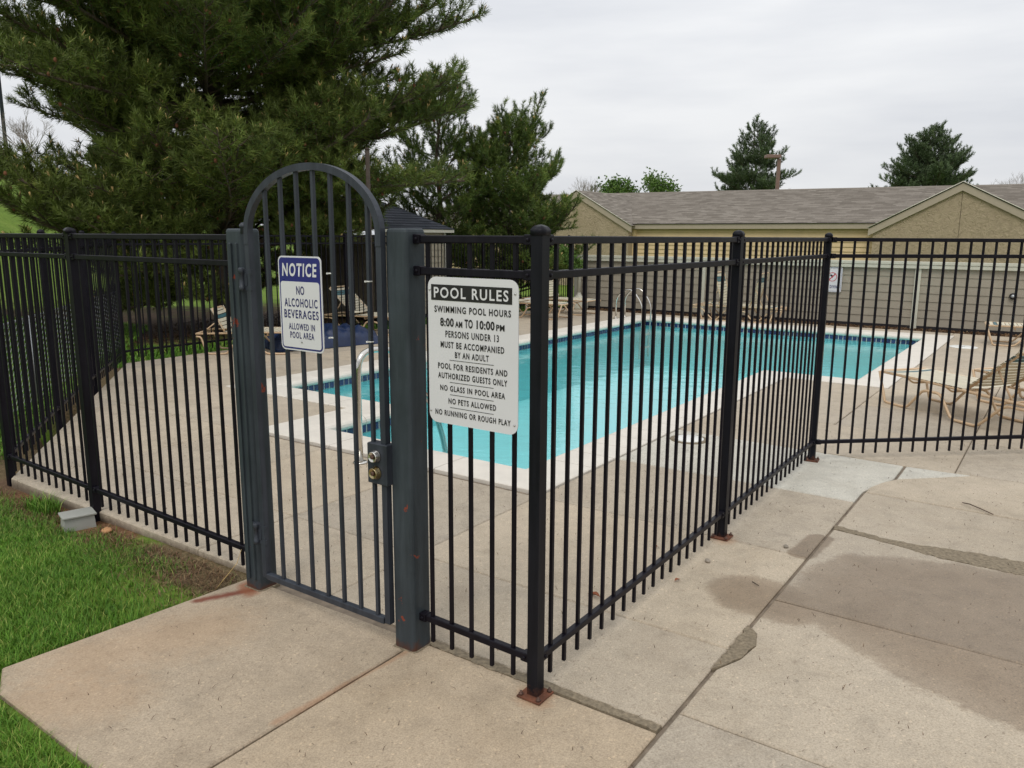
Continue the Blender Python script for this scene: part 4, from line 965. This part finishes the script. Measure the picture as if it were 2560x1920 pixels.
MB().lathe([(0, 0), (.25, 0), (.25, .4), (0, .4)], (0, 0, 0), 10).build('base', M['pole_blue'], l3)
# brown building on the hill
hb = wthing('hill_building', 'low brown flat-roofed building on the grassy rise at left', 'building', -29.8, 42.5, 2.95, -.12)
MB().box((0, 0, .55), (11, 6, 1.9)).build('wall', M['brown_wall'], hb); MB().box((0, -.1, 1.55), (11.4, 6.4, .12)).build('roof', M['pole_blue'], hb); MB().box((0, -3.25, 1.44), (11.3, .08, .1)).build('fascia', M['galv'], hb)

# chain-link fence on the left
cl = thing('chain_link_fence', 'low galvanised chain-link fence on the lawn beyond the left picket fence', 'fence')
A_, B_ = Vector((1.9, 6.35)), Vector((4.7, 9.6)); e_ = (B_-A_).normalized(); A_ = A_-e_*1.5; B_ = B_+e_*2.2; L_ = (B_-A_).length
MB().tube([(*A_, .77), (*B_, .77)], .012, 6).build('top_rail', M['galv'], cl)
k = 0.0
while k < L_: c = A_+e_*k; MB().tube([(*c, -.12), (*c, .79)], .016, 8).build('post', M['galv'], cl); k += 2.1
lk = MB(); k = 0
while k < L_+.8:
    for sg in (1, -1):
        x0, x1 = k, k+sg*.82
        if sg == -1: x0, x1 = k, k-.82
        p, q = A_+e_*min(max(x0, 0), L_), A_+e_*min(max(x1, 0), L_)
        if abs((p-q).length) > .05:
            f0 = (abs(min(max(x0, 0), L_)-x0))/.82; f1 = abs(min(max(x1, 0), L_)-x0)/.82
            lk.tube([(p.x, p.y, -.05+.82*f0), (q.x, q.y, -.05+.82*f1)], .0016, 3, cap=False)
    k += .055
lk.build('mesh', M['galv'], cl)

# ---------------------------------------------------------------- trees
def frames(d):
    up = np.where(np.abs(d[:, 2:3]) < .95, np.array([[0, 0, 1.0]]), np.array([[1.0, 0, 0]]))
    u = np.cross(d, up); u /= np.linalg.norm(u, axis=1, keepdims=True); return u, np.cross(d, u)
def tufts(P, D, n, L, nl, wd, tint, spread=(25, 62)):
    # P tuft bases, D unit dirs; n needles each along an axis of length L, needle length nl
    m = len(P); P = np.repeat(P, n, 0); D = np.repeat(D, n, 0); T = np.repeat(tint, n)
    u, w = frames(D); a = rng.uniform(0, 2*np.pi, m*n)[:, None]; r = u*np.cos(a)+w*np.sin(a)
    th = np.radians(rng.uniform(*spread, m*n))[:, None]; nd_ = D*np.cos(th)+r*np.sin(th)
    base = P+D*(rng.uniform(0, 1, m*n)[:, None]*L); tip = base+nd_*(nl*rng.uniform(.7, 1.1, m*n)[:, None])
    side = np.cross(nd_, rng.normal(size=(m*n, 3))); side /= np.linalg.norm(side, axis=1, keepdims=True)
    midp = base*.55+tip*.45
    V = np.stack([base-side*wd*.15, midp+side*wd*.5, tip], 1).reshape(-1, 3)
    V2 = np.stack([base-side*wd*.5, base+side*wd*.5, tip], 1).reshape(-1, 3)
    Fq = np.arange(len(V2)).reshape(-1, 3); tt = np.repeat(T+rng.normal(0, .10, m*n), 3)
    tt[2::3] += .12
    return V2, Fq, np.clip(tt, 0, 1)
class Wood:
    def __init__(s): s.b = MB()
    def limb(s, pts, r0, r1, n=5):
        m = len(pts); s.b.tube(pts[::2] if r0 < .012 and m > 4 else pts, [r0+(r1-r0)*i/(m-1) for i in range(m)][::2] if r0 < .012 and m > 4 else [r0+(r1-r0)*i/(m-1) for i in range(m)], 3 if r0 < .012 else n, cap=False)
def pine(label, x, y, z0, H, crown0, prof, whorls, per, seed, mat='needle', tl=.13, nn=26, nl=.085, wd=.006, group='pine trees beyond the fences',
         spacing=.11, limbs=(), up=.35, trunk_r=.16, cones=0.05, cut=None, az_skip=None, shoot=.34, ev=1.0, lr=(.72, 1.12)):
    rg = np.random.default_rng(seed); Wd = Wood(); P = []; D = []; ends = []
    Wd.limb([(0, 0, -.1)]+[(rg.normal(0, .03)*k, rg.normal(0, .03)*k, H*k/6) for k in range(1, 7)], trunk_r, trunk_r*.12, 8)
    def branch(o, d, L, r, depth=0):
        # curved branch: droops then lifts
        m = 7; pts = [o]; dd = d.copy(); q = o.copy()
        for k in range(1, m):
            dd = dd+np.array([0, 0, up*(.10 if k < 3 else .22)])+rg.normal(0, .06, 3); dd /= np.linalg.norm(dd); q = q+dd*(L/(m-1)); pts.append(q.copy())
        Wd.limb([tuple(p) for p in pts], r, r*.25, 4 if depth else 5)
        pts = np.array(pts); cum = np.linspace(0, L, m)
        def at(f):
            v = f*(m-1); i = min(int(v), m-2); return pts[i]+(pts[i+1]-pts[i])*(v-i), (pts[i+1]-pts[i])/np.linalg.norm(pts[i+1]-pts[i])
        if depth < 2 and L > (.5 if depth == 0 else .42):
            ns = max(3, int(L/(.15 if depth == 0 else .16)))
            for k in range(ns):
                f = .20+.78*(k+rg.uniform(0, 1))/ns
                if f > .98: f = .98
                p, t = at(f); s_ = 1 if k % 2 else -1
                h = np.cross(t, [0, 0, 1]); h /= max(1e-6, np.linalg.norm(h)); a = R(rg.uniform(30, 62))
                nd_ = t*math.cos(a)+h*s_*math.sin(a)+np.array([0, 0, rg.uniform(-.15, .38)]); nd_ /= np.linalg.norm(nd_)
                branch(p, nd_, max(.14, (shoot*L*(1.05-f)+.16)*rg.uniform(.7, 1.2)), r*.4, depth+1)
        f0 = .45 if depth == 0 else .12
        k = f0*L
        while k < L:
            p, t = at(min(k/L, .999)); P.append(p); D.append(t+rg.normal(0, .12, 3)); k += spacing
        t = pts[-1]-pts[-2]; t = t/np.linalg.norm(t)+np.array([0, 0, .45])
        for q in range(2): P.append(pts[-1]+t*.02*q); D.append(t+rg.normal(0, .25, 3)*q)
        ends.append((pts[-1], t))
    for i in range(whorls):
        f = i/(whorls-1); h = crown0+(H*.97-crown0)*f; Lm = prof(f)
        a0 = rg.uniform(0, 6.28)
        for k in range(per):
            a = a0+k*2*math.pi/per+rg.uniform(-.35, .35)
            if az_skip and az_skip(a % (2*math.pi), f): continue
            elev = R(-8+55*f+rg.uniform(-18, 18)*ev); d_ = np.array([math.cos(a)*math.cos(elev), math.sin(a)*math.cos(elev), math.sin(elev)])
            branch(np.array([0, 0, h+rg.uniform(-.12, .12)]), d_, max(.25, Lm*rg.uniform(*lr)), .035*max(.4, Lm/3))
    for (ox, oy, oz), (dx, dy, dz), L, r in limbs:
        d_ = np.array([dx, dy, dz], float); d_ /= np.linalg.norm(d_); branch(np.array([ox, oy, oz], float), d_, L, r)
    branch(np.array([0, 0, H*.93]), np.array([0, 0, 1.0]), H*.09, .02)
    P = np.array(P); D = np.array(D); D /= np.linalg.norm(D, axis=1, keepdims=True)
    o = bpy.data.objects.new('pine_tree', None); COL.objects.link(o); o.location = (x, y, z0); tag(o, label, 'tree', group)
    Wd.b.build('trunk', M['bark'], o)
    V, F_, tt = tufts(P, D, nn, tl, nl, wd, np.clip(rg.normal(.34, .15, len(P))+.16*np.sin(P[:, 0]*5.1+P[:, 2]*3.3)*np.sin(P[:, 1]*4.3-P[:, 2]*4.7)+.10*np.sin(P[:, 2]*9+P[:, 0]*11), 0, 1))
    # fresh tips are lighter
    npmesh('crown', V, F_, M[mat], o, tt)
    E_ = np.array([e[0] for e in ends]); DD = np.array([e[1] for e in ends])
    if cones > 0:
        sel = rg.random(len(E_)) < cones; c_ = MB()
        for p, d_ in zip(E_[sel], DD[sel]):
            d_ = d_/np.linalg.norm(d_); d_ = d_+np.array([0, 0, .6]); d_ /= np.linalg.norm(d_)
            for q in range(rg.integers(1, 4)):
                dd = d_+rg.normal(0, .35, 3); dd /= np.linalg.norm(dd); c_.tube([tuple(p+d_*tl*.8), tuple(p+d_*tl*.8+dd*.085)], [.012, .005], 3)
        if c_.v: c_.build('candles', M['candle'], o)['kind'] = 'stuff'
        sel = rg.random(len(P)) < cones*.07; c_ = MB()
        for p in P[sel]: c_.lathe([(0, -.035), (.022, -.02), (.026, 0), (.014, .025), (0, .033)], tuple(p+rg.normal(0, .03, 3)), 5)
        if c_.v: c_.build('cones', M['cone'], o)['kind'] = 'stuff'
    return o, len(P)
cnt = 0
_, k = pine('huge dark pine filling the upper left behind the gate arch', -5.15, 14.2, 0, 12.5, .7, lambda f: (2.95+1.75*min(1, f*2.7))*min(1, (1-f)*1.55)**.8*(.86+.14*math.sin(f*23)), 50, 6, 11, nn=17, tl=.15, nl=.13, wd=.012, cones=.20, trunk_r=.20, spacing=.112, up=.34,
     limbs=(((-.3, -.5, .9), (-1, -.35, .30), 4.0, .06), ((-.2, -.8, .7), (-.9, -.6, .42), 3.8, .05), ((0, -1, 1.2), (-.7, -.4, .2), 3.6, .05), 
            *[((.1, -.1, z), (1, dy, dz), 2.7 if z < 2.45 and dz < 0 else 3.3 if z < 2.55 else 4.4, .06) for z, dy, dz in ((2.9, .0, .04), (3.3, .3, .06), (2.7, -.3, .0), (3.1, -.15, .1), (1.9, .1, .12), (1.5, -.1, -.15), (2.1, .0, -.1), (2.4, -.15, -.05), (1.6, .25, -.05), (2.5, -.25, .2), (3.0, .2, .2), (3.6, -.1, .3), (4.1, .3, .35), (4.7, -.2, .4), (2.2, -.5, .25))]), az_skip=lambda a, f: f < .06 and (a > R(285) or a < R(35)))
cnt += k
_, k = pine('left of the two middle pines, thin crown behind the shed roof', -1.62, 18.3, 0, 4.75, .8, lambda f: 1.55*(1-f)**.6+.2, 17, 5, 21, 'needle2', nn=24, tl=.14, nl=.105, wd=.011, cones=.12, trunk_r=.10, spacing=.12, up=.5, lr=(.45, 1.3), ev=1.5); cnt += k
_, k = pine('right of the two middle pines, its light green branches over the garage roof', -.10, 18.8, 0, 4.0, .3, lambda f: 1.75*(1-f)**.5+.2, 19, 6, 33, 'needle2', nn=24, tl=.14, nl=.105, wd=.011, cones=.16, trunk_r=.12, spacing=.12, up=.5, lr=(.45, 1.35), ev=1.5, limbs=(((.1, -.2, 1.2), (1, -.2, .45), 1.9, .04), ((.1, 0, 2.6), (.35, 0, 1), 2.2, .04), ((.1, 0, 2.0), (.8, 0, .8), 1.7, .04))); cnt += k
for lab, px, Y_, H_, c0, w_, sd, m_ in (('conical far pine right of centre, behind the brown parking lamp', 1872, 45, 7.75, 3.6, 2.5, 41, 1), ('broad round-topped far pine at right, left of the right-hand gable', 2298, 45, 7.3, 3.2, 2.65, 43, 2)):
    pf = (lambda f: 2.45*(1-f)**.85+.2) if m_ == 1 else (lambda f: 2.55*(1-f**2.2)**.9+.12)
    _, k = pine(lab, (px-1280)/1985.17*Y_*.99, Y_, 0, H_, c0, pf, 13 if m_ == 1 else 14, 6 if m_ == 1 else 7, sd, 'needle_far', nn=14, tl=.20, nl=.15, wd=.024, cones=0, trunk_r=.16, spacing=.22, up=.45, group='far pines behind the garage roof', shoot=.30, lr=(.6, 1.15)); cnt += k
for lab, px, Y_, H_, sd in (('small dark pine top peeking over the roof right of the left gable', 1480, 60, 5.0, 51), ('tiny pine top poking above the roof ridge near the green tree', 1537, 60, 4.7, 52), ('tiny pine tips over the ridge left of the right-hand gable', 2212, 60, 5.3, 53), ('small pine tops beside the base of the broad far pine', 2195+30, 50, 4.9, 54)):
    _, k = pine(lab, (px-1280)/1985.17*Y_, Y_, 0, H_, 2.6, lambda f: 1.3*(1-f)+.15, 7, 6, sd, 'needle_far', nn=12, tl=.25, nl=.2, wd=.035, cones=0, spacing=.3, group='far pines behind the garage roof'); cnt += k
print('tufts', cnt)
def bare_tree(label, x, y, z0, H, seed, spread=.55, leaf=None, mat='twig', depth=6, r0=.10, group='leafless trees on the skyline', nleaf=0, lsz=.09):
    rg = np.random.default_rng(seed); b_ = MB(); tips = []
    def grow(p, d_, L, r, k):
        q = p+d_*L; mid = (p+q)/2+rg.normal(0, L*.05, 3)
        b_.tube([tuple(p), tuple(mid), tuple(q)], [r, r*.85, r*.68], 3 if k < 5 else 5, cap=False); 
        if k <= 2: tips.append(q)
        if k == 0: return
        for _ in range(3 if rg.random() < .55 else 2):
            nd_ = d_+rg.normal(0, spread, 3)*np.array([1, 1, .7])+np.array([0, 0, .16]); nd_ /= np.linalg.norm(nd_); grow(q, nd_, L*rg.uniform(.66, .86), r*.64, k-1)
    grow(np.zeros(3), np.array([0, 0, 1.0]), H*.24, r0, depth)
    o = bpy.data.objects.new('tree', None); COL.objects.link(o); o.location = (x, y, z0); tag(o, label, 'tree', group)
    b_.build('branches', M[mat], o)
    if leaf:
        T = np.array(tips); T = T[rg.integers(0, len(T), nleaf)]+rg.normal(0, H*.035, (nleaf, 3)); D_ = rg.normal(size=(nleaf, 3)); D_ /= np.linalg.norm(D_, axis=1, keepdims=True)
        V, F_, tt = tufts(T, D_, 5, lsz, lsz, lsz*.7, rg.normal(.45, .2, nleaf), (10, 80)); npmesh('crown', V, F_, M[leaf], o, tt)
    return o
bare_tree('bare spreading tree at left, between the tall pole and the huge pine', -17.7, 31, 2.4, 4.3, 3, .42, depth=7, r0=.07)
bare_tree('bare twiggy tree just left of the left gable', 3.9, 47, 0, 6.2, 5, .33, depth=6, r0=.06)
bare_tree('bare twiggy tree behind the right-hand gable', 30.2, 50, 0, 6.6, 8, .42, depth=7, r0=.07, mat='twig')
bare_tree('fresh green leafy treetop over the roof ridge', 7.6, 50, 0, 5.9, 9, .5, 'leaf', depth=6, r0=.08, nleaf=2600, lsz=.13, group='budding trees behind the garage roof')
bare_tree('pale yellow-green budding tree beside the green treetop', 9.6, 52, 0, 5.2, 12, .6, 'leaf_pale', depth=6, r0=.06, nleaf=900, lsz=.09, group='budding trees behind the garage roof')
bare_tree('budding tree right of the pale yellow-green one', 11.0, 53, 0, 5.2, 14, .6, 'leaf_pale', depth=6, r0=.06, nleaf=700, lsz=.09, group='budding trees behind the garage roof')
bare_tree('round green tree on the rise beside the brown building', -24.5, 52, 4.0, 4.6, 19, .5, 'leaf', depth=5, r0=.12, nleaf=3500, lsz=.18, group='green trees on the left rise')
bare_tree('green shrubby tree behind the far fence near the wall end', .95, 17.9, 0, 1.7, 23, .55, 'leaf', depth=6, r0=.04, nleaf=2600, lsz=.05, group='shrubs behind the far fence')

# ---------------------------------------------------------------- grass, litter
def blades(name, pts, h, wd, lean, mat, label, tint=None, hz=None):
    n_ = len(pts); x, y = pts[:, 0], pts[:, 1]; z = groundz(x, y) if hz is None else np.full(n_, hz)
    a = rng.uniform(0, 2*np.pi, n_); hh = h*rng.uniform(.5, 1.25, n_); ln = lean*hh*rng.uniform(.2, 1.3, n_); dx, dy = np.cos(a), np.sin(a)
    px_, py_ = -dy*wd/2, dx*wd/2
    b0 = np.stack([x-px_, y-py_, z-.004], 1); b1_ = np.stack([x+px_, y+py_, z-.004], 1)
    m0 = np.stack([x-px_*.8+dx*ln*.35, y-py_*.8+dy*ln*.35, z+hh*.62], 1); m1 = np.stack([x+px_*.8+dx*ln*.35, y+py_*.8+dy*ln*.35, z+hh*.62], 1); tp = np.stack([x+dx*ln, y+dy*ln, z+hh], 1)
    V = np.stack([b0, b1_, m0, m1, tp], 1).reshape(-1, 3); o = np.arange(n_)[:, None]*5
    F_ = np.concatenate([o+np.array([0, 1, 3]), o+np.array([0, 3, 2]), o+np.array([2, 3, 4])], 1).reshape(-1, 3)
    T = np.where(rng.random(n_) < .06, .95, rng.normal(.45, .18, n_)) if tint is None else tint; tt = np.clip(np.repeat(T, 5)+np.tile([-.2, -.2, 0, 0, .15], n_), 0, 1)
    ob = npmesh(name, V, F_, M[mat], None, tt); ob['kind'] = 'stuff'; ob['label'] = label; ob['category'] = mat; return ob
def st_pts(n_, s0, s1, t0, t1, keep):
    s = rng.uniform(s0, s1, n_); t = rng.uniform(t0, t1, n_); k = keep(s, t); s, t = s[k], t[k]
    return np.stack([s*E1.x+t*E2.x, s*E1.y+t*E2.y], 1)
def vn(x, y, sc_, sd=0): # cheap value noise
    return (np.sin(x*sc_+sd)*np.cos(y*sc_*1.13-sd)+np.sin((x+y)*sc_*.57+sd*2)*.7+np.sin((x-y*.6)*sc_*2.1)*.4)/2.1
def front(s, t):
    e = np.where(t < 3.1, 2.14-(t-3.0)*0, 2.16+(t-3.1)*.03)
    ok = (t > 3.10-(s-1.13)*.07+.015)&(s < 2.19) | ((s < 1.03)&(t > 2.05)) | ((s < 1.10)&(s >= 1.03)&(t > 2.93+(s-1.05)*2.1))
    dens = 1-np.clip((s-1.86)/.28, 0, 1)*.93*(vn(s, t, 5, 1) > -.75)       # thin towards the deck edge
    corner = np.hypot((s-2.08)/.45, (t-3.15)/.6); dens = np.where(corner < 1, dens*corner**2*.8, dens)
    dens = np.where(np.hypot((s-1.75)/.3, (t-3.3)/.35) < 1, dens*.6, dens)
    ok &= ~((s > 2.03)&(s < 2.19)&(t > 4.34)&(t < 4.62)) & (s < 2.17)
    return ok & (rng.random(len(s)) < dens)
pts = st_pts(260000, .25, 2.2, 2.05, 7.5, front); dist = vn(pts[:, 0]*3, pts[:, 1]*3, 2.3, 2)
blades('grass', pts, .033, .0026, 1.05, 'grass', 'short green lawn in the lower left corner beside the concrete walk', tint=np.where(rng.random(len(pts)) < .07, 1.0, np.clip(rng.normal(.42, .18, len(pts))+dist*.22, 0, 1)))
dryk = lambda s, t: (rng.random(len(s)) < np.exp(-((s-2.08)/.20)**2)) & (s < 2.185) & (t > 3.08) & ~((s > 2.03)&(t > 4.34)&(t < 4.62))
dp = st_pts(16000, 1.5, 2.185, 3.08, 6.0, dryk)
blades('grass_litter', dp, .018, .0035, 3.2, 'straw', 'dry straw and pine needles along the deck edge', tint=rng.normal(.55, .25, len(dp)))
wd_ = st_pts(6000, 2.05, 2.2, 4.65, 5.1, lambda s, t: (np.hypot((s-2.13)/.07, (t-4.95)/.16) < 1) | (np.hypot((s-2.16)/.04, (t-4.05)/.08) < 1)); blades('weeds', wd_[:420], .075, .004, 1.0, 'grass', 'taller weeds growing against the deck edge')
# beyond the fences: coarser blades
def left_keep(s, t): return (ea*s+eb*t > ec+.25) & (s > -1) & (rng.random(len(s)) < np.clip(1.3-(ea*s+eb*t-ec)/9, .12, 1))
lp_ = st_pts(90000, 0, 8, 5.8, 16, left_keep); blades('lawn_grass', lp_, .06, .010, .9, 'grass', 'bright lawn beyond the left picket fence')
def back_keep(s, t): return (t > 9.60) & (rng.random(len(s)) < np.clip(1.2-(t-9.6)/2.2, .0, 1)) & ((t < 10.7) | (s < 6.5))
bp = st_pts(40000, 5.2, 15.8, 9.6, 12.5, back_keep); blades('verge_grass', bp, .07, .012, .8, 'grass', 'grass verge along the far picket fence')
ml = st_pts(9000, 15.32, 15.9, -4, 9.6, lambda s, t: rng.random(len(s)) < .9); blades('mulch_litter', ml, .03, .018, 3.0, 'straw', 'wood mulch strip at the foot of the taupe wall', tint=rng.normal(.35, .25, len(ml)), hz=-.03)
ml = st_pts(16000, 5.3, 13, 10.2, 14, lambda s, t: rng.random(len(s)) < .8); blades('mulch_litter', ml, .03, .015, 3.0, 'straw', 'brown needle litter under the huge pine', tint=rng.normal(.12, .15, len(ml)))
mbed = struct('mulch_bed', MB().prism([(15.29, -4.5), (15.93, -4.5), (15.93, 9.7), (15.29, 9.7)], -.1, -.035), M['mulch'])
# fine pine-needle debris on the concrete
dn = st_pts(3600, .6, 7.5, -1.5, 7.0, lambda s, t: ~((s > 4.0)&(t > 2.6)) & (ea*s+eb*t < ec-.1) & ~((s < 2.19)&(t > 2.9)) & (s > 1.1))
blades('needle_litter', dn, .0035, .0026, 6.5, 'straw', 'scattered pine needles on the concrete', tint=rng.normal(.12, .18, len(dn)), hz=.006)

# ---------------------------------------------------------------- small things on the ground
ub_ = thing('utility_box', 'pale grey plastic utility box with lid, in the grass against the deck edge', 'utility box', (2.10, 4.47, -.085), -.28)
b_ = MB(); q0 = [(-.075, -.055), (.075, -.055), (.075, .055), (-.075, .055)]
vs = [(x*1.12, y*1.12, -.02) for x, y in q0]+[(x, y, .105) for x, y in q0]; b_.add(vs, [(3, 2, 1, 0), (4, 5, 6, 7), (0, 1, 5, 4), (1, 2, 6, 5), (2, 3, 7, 6), (3, 0, 4, 7)]).build('body', M['box'], ub_)
MB().box((0, 0, .112), (.172, .132, .013), 0, .003).build('lid', M['box'], ub_)
def pebble(name, label, cat, s, t, z, r, mat, sq=.6, group=None, seed=1):
    rg = np.random.default_rng(seed); b_ = MB(); n_ = 10; vs = []
    for i in range(6):
        ph = math.pi*(i+.5)/6
        for k in range(n_):
            a = 2*math.pi*k/n_; rr = r*(1+rg.normal(0, .09)); vs.append((rr*1.3*math.sin(ph)*math.cos(a), rr*math.sin(ph)*math.sin(a), rr*sq*math.cos(ph)))
    fs = [(i*n_+k, i*n_+n_+k, i*n_+n_+(k+1) % n_, i*n_+(k+1) % n_) for i in range(5) for k in range(n_)]+[tuple(range(n_)), tuple(range(6*n_-1, 5*n_-1, -1))]
    o = b_.add(vs, fs, True).build(name, M[mat]); o.location = W(s, t, z+r*sq*.8); o.rotation_euler = (0, 0, rg.uniform(0, 3)); return tag(o, label, cat, group)
pebble('stone', 'smooth orange-tan stone in the litter beside the grey utility box', 'stone', 2.14, 4.24, -.048, .028, 'stone_tan', .55, seed=3)
for i, (s, t, r_, lab) in enumerate(((2.235, 1.48, .011, 'pale pebble in the joint under the short fence panel'), (2.19, 1.40, .010, 'pale pebble by the last picket before the corner post'),
                                    (3.60, 1.33, .014, 'grey pebble on the slab left of the middle fence post'), (4.02, 1.07, .013, 'dark grey pebble on the slab right of the middle fence post'),
                                    (2.95, 1.62, .010, 'tan pebble on the deck behind the centre fence run'), (3.12, 2.0, .010, 'tiny dark pebble on the deck behind the pool rules sign'))):
    pebble('pebble', lab, 'pebble', s, t, 0.0, r_, 'pebble', .6, 'pebbles on the concrete', 20+i)
def leafm(label, s, t, r, rz):
    vs = []; fs = []; n_ = 8
    for i in range(n_+1):
        u = i/n_; w_ = math.sin(math.pi*u)**.8*r*.36; c_ = .3*r*math.sin(u*5)*.5+.12*r
        vs += [(u*r*2-r, -w_, c_+w_*.6), (u*r*2-r, 0, c_*.6), (u*r*2-r, w_, c_+w_*.6)]
    for i in range(n_): a = i*3; fs += [(a, a+1, a+4, a+3), (a+1, a+2, a+5, a+4)]
    o = MB().add(vs, fs, True).build('dry_leaf', M['leaf_dry']); o.location = W(s, t, .006); o.rotation_euler = (0, 0, rz); return tag(o, label, 'leaf', 'dry leaves on the deck')
leafm('curled red-brown leaf on the deck between the pickets right of the corner post', 2.93, 1.60, .035, 2.4)
leafm('brown leaf under the bottom rail of the centre fence run', 3.30, 1.36, .022, .7)
leafm('small curled leaf lying on the deck near the middle fence post', 3.62, 1.62, .016, 1.9)
leafm('upright dry leaf on the deck beyond the left gate post', 5.35, 8.0, .035, 1.2)
tw = MB().tube([tuple(W(5.33, .40, .012)), tuple(W(5.30, .36, .02)), tuple(W(5.27, .30, .012)), tuple(W(5.20, .23, .012))], .0035, 5).build('fallen_twig', M['bark']); tag(tw, 'thin fallen twig on the concrete at the right, near the pale triangle slab', 'twig')
tw = MB().tube([tuple(W(3.49, 1.07, .006)), tuple(W(3.46, 1.03, .008))], .0022, 4).build('fallen_twig', M['bark']); tag(tw, 'short dark twig in the damp patch by the long joint', 'twig')
gs = MB().tube([tuple(W(2.02, 3.12, -.07)), tuple(W(2.06, 3.06, .02)), tuple(W(2.09, 3.0, .10)), tuple(W(2.10, 2.975, .17))], [.0025, .002, .0015, .001], 4).build('dry_grass_blade', M['candle']); tag(gs, 'long dry grass stem leaning against the left gate post', 'stem')
